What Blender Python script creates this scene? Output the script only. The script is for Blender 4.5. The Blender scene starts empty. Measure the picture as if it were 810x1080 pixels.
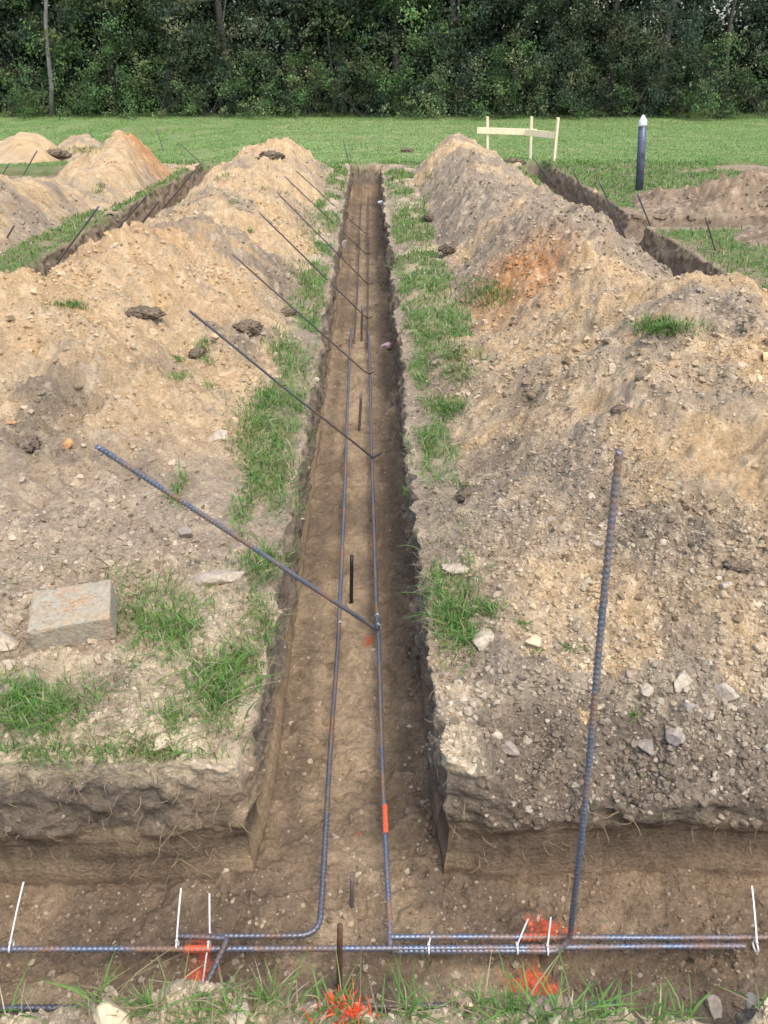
import bpy, math, random
import numpy as np
from mathutils import Vector, Matrix
R = math.radians
rng = np.random.default_rng(7)
random.seed(7)
S = bpy.context.scene
COL = S.collection

# ------------------------------------------------------------------ camera
F, PITCH, YAW, CH = 860.0, R(29.4), R(0.87), 1.6
cam_d = bpy.data.cameras.new('camera'); cam = bpy.data.objects.new('camera', cam_d); COL.objects.link(cam)
cam.location = (0, 0, CH); cam.rotation_euler = (math.pi/2-PITCH, 0, -YAW)
cam_d.sensor_fit = 'VERTICAL'; cam_d.sensor_height = 36; cam_d.lens = 36*F/1080
cam_d.clip_start = .05; cam_d.clip_end = 900
S.camera = cam
_f = np.array([math.sin(YAW)*math.cos(PITCH), math.cos(YAW)*math.cos(PITCH), -math.sin(PITCH)])
_r = np.array([math.cos(YAW), -math.sin(YAW), 0.])
_u = np.array([math.sin(YAW)*math.sin(PITCH), math.cos(YAW)*math.sin(PITCH), math.cos(PITCH)])
def ray(px, py): return _f + _r*(px-405)/F + _u*(540-py)/F
def ptz(px, py, z):
    d = ray(px, py); t = (z-CH)/d[2]; return Vector((d[0]*t, d[1]*t, z))
def pty(px, py, y):
    d = ray(px, py); t = y/d[1]; return Vector((d[0]*t, y, CH+d[2]*t))

# ------------------------------------------------------------------ noise
def _h(ix, iy, s):
    a = ix.astype(np.uint32)*np.uint32(374761393) + iy.astype(np.uint32)*np.uint32(668265263) + np.uint32((s*2246822519) & 0xffffffff)
    a = (a ^ (a >> np.uint32(13)))*np.uint32(1274126177); a = a ^ (a >> np.uint32(16))
    return (a & np.uint32(0xffffff)).astype(np.float32)/np.float32(0xffffff)
def vn(x, y, s=0):
    x = np.asarray(x, dtype=np.float64); y = np.asarray(y, dtype=np.float64)
    xf = np.floor(x); yf = np.floor(y); ix = xf.astype(np.int64); iy = yf.astype(np.int64)
    fx = x-xf; fy = y-yf; fx = fx*fx*fx*(fx*(fx*6-15)+10); fy = fy*fy*fy*(fy*(fy*6-15)+10)
    a = _h(ix, iy, s); b = _h(ix+1, iy, s); c = _h(ix, iy+1, s); d = _h(ix+1, iy+1, s)
    return ((a+(b-a)*fx)*(1-fy)+(c+(d-c)*fx)*fy)*2-1
def fbm(x, y, o=4, s=0, g=.5):
    t = 0; a = 1; n = 0
    for i in range(o):
        t = t+a*vn(x*(2.03**i)+i*17.3, y*(2.03**i)-i*9.1, s+i*7); n += a; a *= g
    return t/n*1.3
def bil(x, y, o=3, s=0):     # lumpy, 0..1
    t = 0; a = 1; n = 0
    for i in range(o):
        c, q = math.cos(i*1.1+.4), math.sin(i*1.1+.4)
        t = t+a*(1-np.abs(vn((c*x-q*y)*(2.1**i), (q*x+c*y)*(2.1**i), s+i*5)))**2; n += a; a *= .5
    return t/n
def sst(a, b, x):
    t = np.clip((x-a)/(b-a), 0, 1); return t*t*(3-2*t)
def lin(a, b, x): return np.clip((x-a)/(b-a), 0, 1)

# ------------------------------------------------------------------ terrain functions
DEP = .5
ML, MR = (-.355, -.325), (.175, .205)      # main trench walls (outer/inner)
MV = (14.15, 14.3)
CN, CF = (.885, .925), (1.535, 1.575)        # cross trench under the camera
LL, LR = (-2.95, -2.90), (-2.45, -2.40)    # trench on the left
RL, RR = (2.40, 2.45), (2.87, 2.93)        # trench on the right
XN, XF = (8.95, 9.0), (9.6, 9.68)          # its branch to the right
YN, YF = (13.2, 13.25), (13.75, 13.8)      # branch far left
def skew(v): return .02*(v-7)
def depth(u, v):
    um = u+0*v
    m = lin(*ML, um)*(1-lin(*MR, um))*(v > 1.5)*(1-lin(*MV, v))
    c = lin(*CN, v)*(1-lin(*CF, v))*(1-lin(6, 6.1, np.abs(u)))
    l = lin(*LL, um)*(1-lin(*LR, um))*lin(2.6, 2.66, v)*(1-lin(14.6, 14.7, v))
    r = lin(*RL, um)*(1-lin(*RR, um))*lin(3.2, 3.26, v)*(1-lin(15.0, 15.1, v))
    x = lin(*XN, v)*(1-lin(*XF, v))*(u > 2.7)*(1-lin(9.5, 9.6, u))
    y = lin(*YN, v)*(1-lin(*YF, v))*(u < -4.3)*(1-lin(9, 9.1, -u))
    return np.maximum.reduce([m, c, l*.62, r*.66, x*.62, y*.5])
def ground_z(u, v):
    d = depth(u, v)
    top = .025*fbm(u*1.1, v*1.1, 3, 11)+.012*fbm(u*6, v*6, 3, 12)*(1-sst(15, 20, v))+.012*fbm(u*25, v*25, 3, 13)*(1-sst(13, 16, v))
    site = (1-sst(14.5, 16, v))*(1-sst(6, 9, np.abs(u)))
    top = top + .020*bil(u*12, v*12, 3, 14)*site - .01
    # eroded shoulder of the near right bank, with loose clods
    er = sst(.20, .46, u)*(1-sst(1.53, 2.12, v+.12*fbm(u*2, v*2, 2, 8)))*(v > 1.3)
    top = top - er*(.25+.07*fbm(u*3, v*4, 3, 15)) + er*(.05*bil(u*7, v*7, 3, 16)+.04*np.clip(fbm(u*14, v*14, 4, 9, .6), 0, 1))
    # lips
    top = top - .04*sst(-.52, -.36, u)*(u < -.2)*(v > 1.5)*(v < 14.3) - .05*(1-sst(.2, .42, u))*(u > 0)*(v > 1.5)*(v < 14.3)
    top = top - .03*(1-sst(1.56, 1.7, v))*(u < -.3)*(v > 1.2)
    top = top + (.03*bil(u*3+.5, v*3, 2, 19)+.035*bil(u*14, v*14, 3, 20)*(sst(.68, .85, u)+np.exp(-((u+.30)/.1)**2)))*(v < .93)*sst(.5, .85, v)
    # soil heaped against strips
    far = .6*sst(40, 160, np.hypot(u, v))
    fl = -DEP + .012*fbm(u*7, v*4, 3, 17) + .008*bil(u*28, v*28, 3, 18) + .014*sst(.1, .26, np.abs(u+.075))*(v > 1.7)*(np.abs(u) < .4)
    fl = fl + .02*fbm(u*2.2, v*2.2, 2, 29)*(v < 1.6) + .04*np.clip(fbm(u*9, v*9, 4, 21, .6)-.1, 0, .5) + .013*fbm(u*26, v*26, 3, 22)
    fl = fl - .006*np.abs(vn(u*3, v*60, 77))*sst(.3, .9, vn(u*2, v*1.5, 78)+.3)*(v > 1.7)
    return top*(1-d) + d*np.maximum(fl, -DEP*1.2) + 0*far
def wallwarp(u, v, z):
    """sideways displacement of the trench walls: (dx, dy)"""
    def near(p, w=.07): return np.exp(-((p)/w)**2)
    up = sst(-.36, -.27, z)               # rough topsoil part
    nz = fbm(v*4.5, z*6, 4, 31); nz2 = fbm(v*22, z*22, 3, 32); st = vn(v*1.6, z*70, 33)
    inm = sst(1.45, 1.62, v)*(v < 14.3)
    dx = near(u-ML[0]-.015)*(up*(.030*nz+.014*nz2+.018)+(1-up)*(.004*st-.02*lin(-.5, -.2, z)+.004*nz))
    dx = dx + near(u-MR[1]+.015)*(-1)*(up*(.042*fbm(v*3.3, z*5, 4, 34)+.02*nz2+.02)+(1-up)*(.004*st-.015*lin(-.5, -.2, z)))
    dx = dx*inm
    dx = dx + (near(u-LL[0])+near(u-LR[1])+near(u-RL[0])+near(u-RR[1]))*(.03*nz+.03*nz2)
    ny = fbm(u*4.2, z*6, 4, 35); ny2 = fbm(u*20, z*20, 4, 36); sy = vn(u*1.2, z*60, 37)
    dy = near(v-CF[0]-.02, .08)*(-1)*(up*(.018*ny+.016*ny2+.012+.012*sst(.1, .3, u))+(1-up)*(.0015*sy+.014*fbm(u*2.5, z*3, 4, 38)+.005*fbm(u*16, z*12, 3, 39)-.02*lin(-.5, -.25, z)))
    dy = dy + near(v-CN[1]+.02, .08)*(up*(.04*ny+.015*ny2)) 
    dy = dy + near(v-CN[1]+.02, .08)*(.07*sst(.70, .85, u)+.05*np.exp(-((u+.30)/.09)**2))
    cor = np.exp(-((v-1.56)/.14)**2)
    dx = dx+cor*(.022*np.exp(-((u-.19)/.15)**2)-.03*np.exp(-((u+.34)/.15)**2))*(v > 1.2)
    dy = dy+.026*np.exp(-((v-1.56)/.16)**2)*(np.exp(-((u-.19)/.08)**2)+.6*np.exp(-((u+.34)/.09)**2))
    dy = dy*(1-sst(2.0, 2.4, v))
    dy = dy + (near(v-XN[0])+near(v-XF[1])+near(v-MV[1]))*.04*ny2*(v > 5)
    return dx, dy
I = np.interp
def ridge(u, v, c, fl, fr, h, e=.10):
    q = np.where(u < c, (c-u)/np.maximum(c-fl, .05), (u-c)/np.maximum(fr-c, .05))
    s = np.clip(1+e-np.sqrt(q*q+e*e+.2*e), -.3, 1)
    s = s*(1+.12*np.sin(np.clip(s, 0, 1)*math.pi))
    return h*s
def rough(u, v, sd, amp=1.):
    return amp*(.10*fbm(u*1.7, v*1.7, 3, sd)+.055*fbm(u*6, v*6, 4, sd+1)+.022*(bil(u*9+fbm(u*5, v*5, 2, 4), v*9, 3, sd+2)-.35)+.024*(bil(u*30, v*30, 3, sd+3)-.35)*(1-.6*sst(6, 9, v))+.010*fbm(u*2.2, v*9, 3, sd+4)+.014*(bil(u*62, v*62, 2, sd+8)-.35)*(v < 5)+.05*np.clip(fbm(u*13, v*13, 4, sd+6, .6)-.15, 0, .5)*(1-.1*sst(4.5, 8, v))+.06*np.clip(fbm(u*4.5, v*4.5, 4, sd+7, .6)-.1, 0, .6)-.05*sst(.35, .75, fbm(u*3.1, v*4.3, 3, sd+5)))
MOUNDS = []
def mound(name, label, f, box, sd, amp=1.): MOUNDS.append((name, label, f, box, sd, amp))
def f_left(u, v):
    c = I(v, [2.2, 3, 4.1, 5, 5.8, 8, 13, 14.5], [-2.0, -1.95, -1.87, -1.65, -1.38, -1.36, -1.28, -1.3])
    h = I(v, [1.85, 2.2, 2.8, 3.5, 4.1, 5, 6, 7, 8, 9.2, 10, 12, 13, 13.8, 14.2], [-.04, .09, .27, .46, .56, .58, .57, .50, .50, .42, .47, .52, .55, .3, -.1])
    fr = I(v, [2, 2.4, 3, 5, 14], [-.75, -.66, -.60, -.62, -.66]); fl = I(v, [2, 4, 5, 14], [-4.2, -2.6, -2.36, -2.2])
    return ridge(u, v, c, fl, fr, h)
def f_rnear(u, v):
    c = I(v, [1.7, 3, 4.2, 5.2], [1.9, 1.75, 1.62, 1.5])
    h = I(v, [1.62, 1.9, 2.3, 2.8, 3.4, 4.1, 4.5, 4.9, 5.25], [-.05, .10, .28, .46, .62, .67, .5, .2, -.1])
    return ridge(u, v, c, I(v, [1.7, 2.2, 4], [.62, .48, .50]), I(v, [1.7, 5], [3.3, 2.36]), h, .14)
def f_rfar(u, v):
    c = I(v, [4.6, 5.2, 6, 8, 12.5, 14], [1.45, 1.45, 1.38, 1.3, 1.2, 1.15])
    h = I(v, [4.3, 4.7, 5.3, 6, 7, 8.3, 9.5, 11, 12.5, 13.5, 14.1], [-.05, .3, .52, .52, .48, .47, .41, .46, .54, .4, -.1])
    return ridge(u, v, c, I(v, [5, 14], [.70, .66]), I(v, [5, 14], [2.36, 2.1]), h)
def f_ln(u, v):
    c = I(v, [5, 6, 9, 10.3], [-4.15, -4.1, -3.95, -3.8]); h = I(v, [4.2, 5.2, 7, 8.5, 9.5, 10.3, 11.2], [-.1, .4, .48, .56, .48, .34, -.1])
    return ridge(u, v, c, c*0-5.0, c*0-3.42, h)
def f_lf(u, v):
    c = v*0-3.5; h = I(v, [9.8, 10.8, 12, 12.6, 13.2, 14.1], [-.1, .28, .52, .62, .45, -.1])
    return ridge(u, v, c, c*0-4.5, c*0-3.12, h)
def blob(cx, cy, rx, ry, h):
    def f(u, v):
        q = np.sqrt(((u-cx)/rx)**2+((v-cy)/ry)**2); return h*np.clip(1.08-np.sqrt(q*q+.03), -.3, 1)
    return f
def f_rback(u, v):
    h = I(u, [2.95, 3.2, 3.6, 4.2, 4.9, 6, 8.5, 9.5], [-.1, .05, .14, .30, .48, .6, .55, -.1]); q = np.abs(v-10.4)/.70
    return h*np.clip(1.08-np.sqrt(q*q+.03), -.3, 1)
mound('spoil_heap', 'long tan soil ridge left of the central trench, crossed by leaning bars', f_left, (-4.3, -.36, 1.7, 14.4), 100)
mound('spoil_heap', 'big near heap of pebbly soil right of the central trench, green tuft on its slope', f_rnear, (.21, 3.4, 1.5, 5.4), 120, .85)
mound('spoil_heap', 'long greyish soil ridge running from behind the near right heap back to the field', f_rfar, (.21, 2.45, 4.2, 14.3), 140)
mound('spoil_heap', 'sandy heap cut by the left edge of the photo, beyond the left trench', f_ln, (-5.2, -3.1, 4, 11.4), 160)
mound('spoil_heap', 'tall orange topped sandy heap at the far end of the left trench', f_lf, (-4.7, -2.7, 9.6, 14.4), 180)
mound('spoil_heap', 'small pale heap far back at the left edge of the photo', blob(-6.1, 15.3, .75, .7, .52), (-7, -5.2, 14.4, 16.2), 200)
mound('spoil_heap', 'small pale heap far back on the left, just behind the mat of cut turf', blob(-5.1, 15.5, .65, .6, .45), (-5.9, -4.3, 14.7, 16.3), 210)
mound('spoil_heap', 'brown soil bank behind the right hand branch trench, right of the blue grey post', f_rback, (2.9, 9.6, 9.6, 11.4), 220, 1.5)
mound('spoil_heap', 'low brown heap on the grass at the right edge, in front of the branch trench', blob(4.75, 8.2, 1.15, .68, .36), (3.4, 6.0, 7.3, 8.93), 230, 1.2)

# ------------------------------------------------------------------ soil colours (base colours, some light and shade painted in)
A = lambda *c: np.array(c)
def mix(a, b, t): return a*(1-t[..., None])+b*t[..., None]
PAINT = [((213, 1015), .05, .09, .9), ((208, 1040), .04, .03, .5), ((577, 982), .10, .05, 1.), ((558, 1032), .07, .05, 1.), ((575, 1050), .05, .03, .8),
         ((388, 676), .035, .05, .95), ((390, 492), .05, .04, .9), ((370, 882), .03, .03, .45), ((378, 880), .02, .02, .35), ((640, 990), .08, .04, .25)]
PAINT = [(ptz(p[0][0], p[0][1], -DEP), *p[1:]) for p in PAINT]
DARKP = [ptz(x, y, z) for x, y, z in ((170, 372, .3), (262, 352, .15), (292, 270, .2), (60, 400, .4), (20, 440, .3), (290, 300, .1), (440, 262, .1), (478, 350, .15), (700, 600, .25), (660, 470, .4), (640, 760, .1), (530, 470, .15), (560, 400, .3), (745, 480, .45))]
def grassmask(X, Y):
    n = fbm(X*2.6, Y*2.0, 3, 51); n2 = fbm(X*.8, Y*.8, 2, 52)
    fld = sst(14.15, 14.5, Y+.2*n)
    sl = sst(-.74, -.62, X+.10*n)*(1-sst(-.385, -.33, X+.03*n))*sst(-.30, .25, n+.25*n2+.12*(Y > 5))*sst(2.7, 3.1, Y)
    sr = sst(.20, .26, X+.05*n)*(1-sst(.66, .82, X+.10*n))*sst(-.22, .3, n+.2*n2-.1*(Y < 5))*sst(3.0, 3.4, Y)
    l2 = sst(-3.7, -3.45, X-.02*(Y-7)+.12*n)*(1-sst(-2.99, -2.93, X-.02*(Y-7)+.03*n))*sst(-1.0, -.4, n)*sst(4, 5, Y)
    l3 = sst(-2.46, -2.40, X-.02*(Y-7))*(1-sst(-2.15, -2.0, X+.05*n))*sst(-.8, -.2, n)*sst(4, 5, Y)
    r2 = sst(2.12, 2.2, X)*(1-sst(2.38, 2.42, X))*sst(-.5, 0, n)*sst(5.5, 6, Y)
    out = sst(2.93, 2.99, X-.0+.03*n)*sst(-.7, -.2, n+n2)*(1-sst(8.75, 8.9, Y)+sst(9.75, 9.95, Y+.1*n))
    out2 = sst(4.6, 5.2, -X+.3*n)*sst(-.6, 0, n)
    gap = (X > -4.3)*(X < -2.9)*sst(9.8, 10.3, Y)*(Y < 11.2)*sst(-.6, 0, n)
    back = sst(2.0, 2.5, np.abs(X))*(Y < 3.5)*.0
    nearb = (Y < .86)*sst(-.1, .3, n+.1)
    return np.clip(np.maximum.reduce([fld, sl, sr, l2, l3, r2, out, out2, nearb]), 0, 1)
TAN, PALE, GREY, DGREY = A(.50, .35, .19), A(.55, .445, .295), A(.325, .262, .188), A(.17, .125, .085)
ORANGE, FLOOR, FLOORD, FLOORL = A(.48, .22, .08), A(.265, .195, .125), A(.130, .100, .072), A(.40, .305, .195)
TURF = A(.14, .17, .06)
def albedo(X, Y, Z, kind, ao=None):
    n = fbm(X*1.4, Y*1.4, 4, 61); n2 = fbm(X*5, Y*5, 3, 62); n3 = fbm(X*24, Y*24, 3, 63); n4 = fbm(X*80, Y*80, 2, 64)
    if kind == 'mound':
        lr = sst(-.2, .6, X)
        c = mix(TAN, PALE, np.clip(.30+.5*n2+.15*lr, 0, 1)*.7)
        g = sst(-.05, .45, n*1.0+.45*n2+.10*lr-.12+.38*n3)
        c = mix(c, GREY*.9, g*.9)
        nearfoot = np.clip(1-sst(.04, .22, Z+.06*n2), 0, 1)*sst(-.4, .2, n+.2)
        c = mix(c, GREY*.95, nearfoot*.6)
        # near left toe of the ridge is greyer, as is the far right ridge flank
        c = mix(c, GREY*1.12, sst(3.5, 2.6, Y+.3*n+.3*n2)*(X < -.3)*.75)
        c = mix(c, GREY*1.1, sst(.45, .75, X)*(1-sst(1.3, 2.2, X))*(Y < 5.2)*sst(-.5, .3, n2+n+.1)*.45)
        c = mix(c, GREY*.95, (X > .5)*(X < 2.4)*sst(4.6, 5.6, Y)*sst(-.8, .1, n+.5*n2)*.95)
        br = sst(2.7, 3.2, X)
        c = mix(c, mix(np.broadcast_to(A(.27, .20, .135), X.shape+(3,)), A(.17, .125, .085), sst(-.2, .4, n2)), br*.8)
        for P in DARKP: c = mix(c, GREY*.62, np.exp(-(((X-P.x)/.16)**2+((Y-P.y)/.3)**2)*1.3)*sst(-.5, .3, n2+.3)*.8)
        o = np.exp(-(((X-1.0)/.28)**2+((Y-5.6)/.55)**2))+.9*np.exp(-(((X+3.25)/.4)**2+((Y-12.9)/.5)**2))+.35*np.exp(-(((X+1.75)/.5)**2+((Y-5.7)/.6)**2))+.3*np.exp(-(((X+1.5)/.3)**2+((Y-13)/.7)**2))
        c = mix(c, ORANGE, np.clip(o*1.2+.5*n2*o, 0, 1)*sst(-.6, .1, n3+.4)*.8)
        c = mix(c, DGREY, sst(.34, .58, n2*.6+n3*.5)*.55)
        c = mix(c, PALE*1.1, sst(.25, .6, n3)*.35)
    else:
        base = mix(np.broadcast_to(PALE*.92, X.shape+(3,)), GREY, sst(-.35, .35, n2+.5*n))
        base = mix(base, TAN, sst(.1, .6, n)*.3)
        base = mix(base, A(.26, .20, .135), sst(1.9, 2.2, np.abs(X))*.75)
        rim = (np.exp(-((X+.37)/.07)**2)+np.exp(-((X-.23)/.07)**2))*sst(1.9, 3, Y)
        base = mix(base, GREY*.85, np.clip(rim, 0, 1)*.7)
        nb = (Y > 1.5)*(Y < 2.05)*sst(.22, .4, X)
        base = mix(base, GREY*.86, nb*.75)
        G = grassmask(X, Y)
        fldc = sst(14.3, 15, Y)
        base = mix(base, mix(mix(np.broadcast_to(TURF, X.shape+(3,)), TURF*A(.75, 1.05, .8), sst(-.4, .4, n2)), mix(np.broadcast_to(A(.165, .28, .085), X.shape+(3,)), A(.20, .28, .10), sst(-.2, .5, n)), fldc), G*np.clip(.75+.5*n3, 0, 1))
        # walls
        top = sst(-.33, -.25, Z+.035*fbm(X*3, Y*3, 2, 66))
        wall = mix(np.broadcast_to(FLOORL*.92, X.shape+(3,)), FLOOR*.95, sst(-.5, .6, .35*vn(X*1.3+Y*1.3, Z*22, 68)+.8*n2+.4*fbm(X*9+Y*9, Z*9, 3, 70)))
        lw = np.exp(-((X+.34)/.05)**2)*(Y > 1.5)
        wall = mix(wall, A(.50, .37, .22), lw*.8)  # left wall lightened: its sunlit strip is painted into the colour
        sidet = sst(1.8, 2.3, np.abs(X))*(Y > 2.5)
        wall = mix(wall, A(.31, .235, .165), sidet*.8)
        wall = mix(wall, GREY*.66, top*(1-.75*sidet)*(1-.6*sst(-.62, -.45, X)*(X < -.2)*(Y < 1.7)))
        # damp band under the near left bank's topsoil, with the undercut's shade painted in
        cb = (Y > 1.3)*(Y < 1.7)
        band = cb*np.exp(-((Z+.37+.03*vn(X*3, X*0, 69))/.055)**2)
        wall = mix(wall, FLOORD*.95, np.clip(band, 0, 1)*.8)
        wall = mix(wall, DGREY, sst(.1, .7, n3+.3*n2)*top*.55*(1-.6*sidet))
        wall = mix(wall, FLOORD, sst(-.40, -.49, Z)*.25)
        fl = mix(np.broadcast_to(FLOOR, X.shape+(3,)), FLOORL, sst(-.1, .6, n2*.7+.5*n+.1*n3))
        ctr = np.exp(-((X+.08)/.09)**2)*(Y > 1.6)
        fl = mix(fl, FLOORL, ctr*.45)
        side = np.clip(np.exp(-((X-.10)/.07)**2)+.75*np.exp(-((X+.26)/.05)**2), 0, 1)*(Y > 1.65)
        fl = mix(fl, FLOORD, side*.85*sst(-.6, .4, n2+.3))  # floor sides darkened: shadow beside the walls painted into the colour
        fl = mix(fl, FLOORD*1.1, sst(.0, .55, -n2*.8-n*.5+.25*n3)*.6)
        fl = mix(fl, FLOORD*1.1, sst(6, 11, Y)*.35)
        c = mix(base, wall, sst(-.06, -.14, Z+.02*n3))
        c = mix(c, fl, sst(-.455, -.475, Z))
        p = 0
        for P, a, b, s in PAINT:
            dx, dy = (X-P.x)/a, (Y-P.y)/b
            p = p+s*np.exp(-(dx*dx+dy*dy)*1.2)
        p = sst(.30, .95, p*.85+.40*n3+.40*n4)*(Z < -.4)*np.clip(p*1.4, 0, 1)
        c = mix(c, A(.74, .13, .06), np.clip(p, 0, 1)*.85)
    c = c*(1+.16*n3+.16*n4)[..., None]
    return np.clip(c, .01, .9)

# ------------------------------------------------------------------ mesh helpers
def mesh_np(name, V, faces, cols=None, mat=None, smooth=True):
    """faces: (n,3) or (n,4) int array"""
    me = bpy.data.meshes.new(name); nv = len(V); nf, k = faces.shape
    me.vertices.add(nv); me.vertices.foreach_set('co', np.ascontiguousarray(V, dtype=np.float32).ravel())
    me.loops.add(nf*k); me.loops.foreach_set('vertex_index', faces.astype(np.int32).ravel())
    me.polygons.add(nf); me.polygons.foreach_set('loop_start', np.arange(0, nf*k, k, dtype=np.int32))
    me.polygons.foreach_set('use_smooth', np.full(nf, smooth))
    if cols is not None:
        at = me.color_attributes.new('Col', 'FLOAT_COLOR', 'POINT')
        c4 = np.ones((nv, 4), dtype=np.float32); c4[:, :3] = cols; at.data.foreach_set('color', c4.ravel())
    me.update(calc_edges=True)
    if mat: me.materials.append(mat)
    return me
def link(name, me, parent=None, **kw):
    o = bpy.data.objects.new(name, me); COL.objects.link(o)
    if parent: o.parent = parent
    for k, v in kw.items(): o[k] = v
    return o
def empty(name, loc=(0, 0, 0), **kw):
    o = bpy.data.objects.new(name, None); COL.objects.link(o); o.location = loc; o.empty_display_size = .1
    for k, v in kw.items(): o[k] = v
    return o
class MB:
    def __init__(s): s.V = []; s.Fc = []
    def add(s, V, Fc):
        b = len(s.V); s.V += [tuple(v) for v in V]; s.Fc += [tuple(i+b for i in f) for f in Fc]
    def box(s, c, size, rot=None, bev=0):
        hx, hy, hz = [q/2 for q in size]; M = rot or Matrix.Identity(3); c = Vector(c)
        V = []
        for z in (-hz, hz):
            for x, y in ((-hx, -hy), (hx, -hy), (hx, hy), (-hx, hy)): V.append(c+M@Vector((x, y, z)))
        s.add(V, [(3, 2, 1, 0), (4, 5, 6, 7), (0, 1, 5, 4), (1, 2, 6, 5), (2, 3, 7, 6), (3, 0, 4, 7)])
    def tube(s, pts, rad, n=8, cap=True):
        pts = [Vector(p) for p in pts]; k = len(pts)
        if not hasattr(rad, '__len__'): rad = [rad]*k
        T = []
        for i in range(k):
            t = (pts[min(i+1, k-1)]-pts[max(i-1, 0)]); T.append(t.normalized())
        nrm = T[0].orthogonal().normalized(); V = []; Fc = []
        for i in range(k):
            nrm = (nrm-T[i]*nrm.dot(T[i])).normalized(); b = T[i].cross(nrm)
            for j in range(n):
                a = 2*math.pi*j/n; V.append(pts[i]+(nrm*math.cos(a)+b*math.sin(a))*rad[i])
        for i in range(k-1):
            for j in range(n): Fc.append((i*n+j, i*n+(j+1) % n, (i+1)*n+(j+1) % n, (i+1)*n+j))
        if cap: Fc.append(tuple(range(n-1, -1, -1))); Fc.append(tuple((k-1)*n+j for j in range(n)))
        s.add(V, Fc)
    def build(s, name, mat, parent=None, smooth=False, bevel=0, **kw):
        me = bpy.data.meshes.new(name); me.from_pydata(s.V, [], s.Fc); me.update()
        if mat: me.materials.append(mat)
        if smooth: me.polygons.foreach_set('use_smooth', [True]*len(me.polygons))
        o = link(name, me, parent, **kw)
        if bevel:
            m = o.modifiers.new('bevel', 'BEVEL'); m.width = bevel; m.segments = 2
        return o

# ------------------------------------------------------------------ materials
def newmat(name):
    m = bpy.data.materials.new(name); m.use_nodes = True; nt = m.node_tree
    b = nt.nodes['Principled BSDF']; return m, nt, b
def N(nt, t, **kw):
    n = nt.nodes.new(t)
    for k, v in kw.items():
        if k in n.inputs: n.inputs[k].default_value = v
        else: setattr(n, k, v)
    return n
def ramp(nt, p):
    n = nt.nodes.new('ShaderNodeValToRGB'); e = n.color_ramp.elements
    while len(e) < len(p): e.new(.5)
    for q, (pos, c) in zip(e, p): q.position = pos; q.color = (*c, 1) if len(c) == 3 else c
    return n
def geo_pos(nt): return N(nt, 'ShaderNodeNewGeometry').outputs['Position']
def soil_mat(name, bump=.9, rough=.95):
    m, nt, b = newmat(name); L = nt.links.new
    at = N(nt, 'ShaderNodeVertexColor', layer_name='Col'); pos = geo_pos(nt)
    n1 = N(nt, 'ShaderNodeTexNoise', Scale=95., Detail=5., Roughness=.7); L(pos, n1.inputs['Vector'])
    n2 = N(nt, 'ShaderNodeTexNoise', Scale=420., Detail=3., Roughness=.6); L(pos, n2.inputs['Vector'])
    vo = N(nt, 'ShaderNodeTexVoronoi', Scale=70.); L(pos, vo.inputs['Vector'])
    r = ramp(nt, [(.25, (.62,)*3), (.5, (1,)*3), (.75, (1.32,)*3)]); L(n1.outputs['Fac'], r.inputs['Fac'])
    mx = N(nt, 'ShaderNodeMix', data_type='RGBA', blend_type='MULTIPLY'); mx.inputs[0].default_value = .9
    L(at.outputs['Color'], mx.inputs[6]); L(r.outputs['Color'], mx.inputs[7])
    r2 = ramp(nt, [(.3, (.78,)*3), (.7, (1.2,)*3)]); L(n2.outputs['Fac'], r2.inputs['Fac'])
    mx2 = N(nt, 'ShaderNodeMix', data_type='RGBA', blend_type='MULTIPLY'); mx2.inputs[0].default_value = .8
    L(mx.outputs[2], mx2.inputs[6]); L(r2.outputs['Color'], mx2.inputs[7])
    L(mx2.outputs[2], b.inputs['Base Color']); b.inputs['Roughness'].default_value = rough
    b.inputs['Specular IOR Level'].default_value = .15
    b1 = N(nt, 'ShaderNodeBump', Strength=bump, Distance=.012); L(n1.outputs['Fac'], b1.inputs['Height'])
    b2 = N(nt, 'ShaderNodeBump', Strength=bump*.7, Distance=.004); L(n2.outputs['Fac'], b2.inputs['Height']); L(b1.outputs[0], b2.inputs['Normal'])
    b3 = N(nt, 'ShaderNodeBump', Strength=.35, Distance=.008, invert=True); L(vo.outputs['Distance'], b3.inputs['Height']); L(b2.outputs[0], b3.inputs['Normal'])
    L(b3.outputs[0], b.inputs['Normal']); return m
M_SOIL = soil_mat('soil'); M_CLOD = soil_mat('clod_soil', .5)
def leaf_mat(name, tr=.3, rough=.55):
    m, nt, b = newmat(name); L = nt.links.new
    at = N(nt, 'ShaderNodeVertexColor', layer_name='Col'); L(at.outputs['Color'], b.inputs['Base Color']); b.inputs['Roughness'].default_value = rough
    b.inputs['Specular IOR Level'].default_value = .25
    if name == 'leaf': b.inputs['Specular IOR Level'].default_value = .06; b.inputs['Roughness'].default_value = .8
    t = N(nt, 'ShaderNodeBsdfTranslucent'); L(at.outputs['Color'], t.inputs['Color'])
    ms = N(nt, 'ShaderNodeMixShader'); ms.inputs[0].default_value = tr
    L(b.outputs[0], ms.inputs[1]); L(t.outputs[0], ms.inputs[2]); L(ms.outputs[0], nt.nodes['Material Output'].inputs['Surface']); return m
M_BLADE = leaf_mat('grass_blade'); M_LEAF = leaf_mat('leaf', .25, .6)
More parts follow.
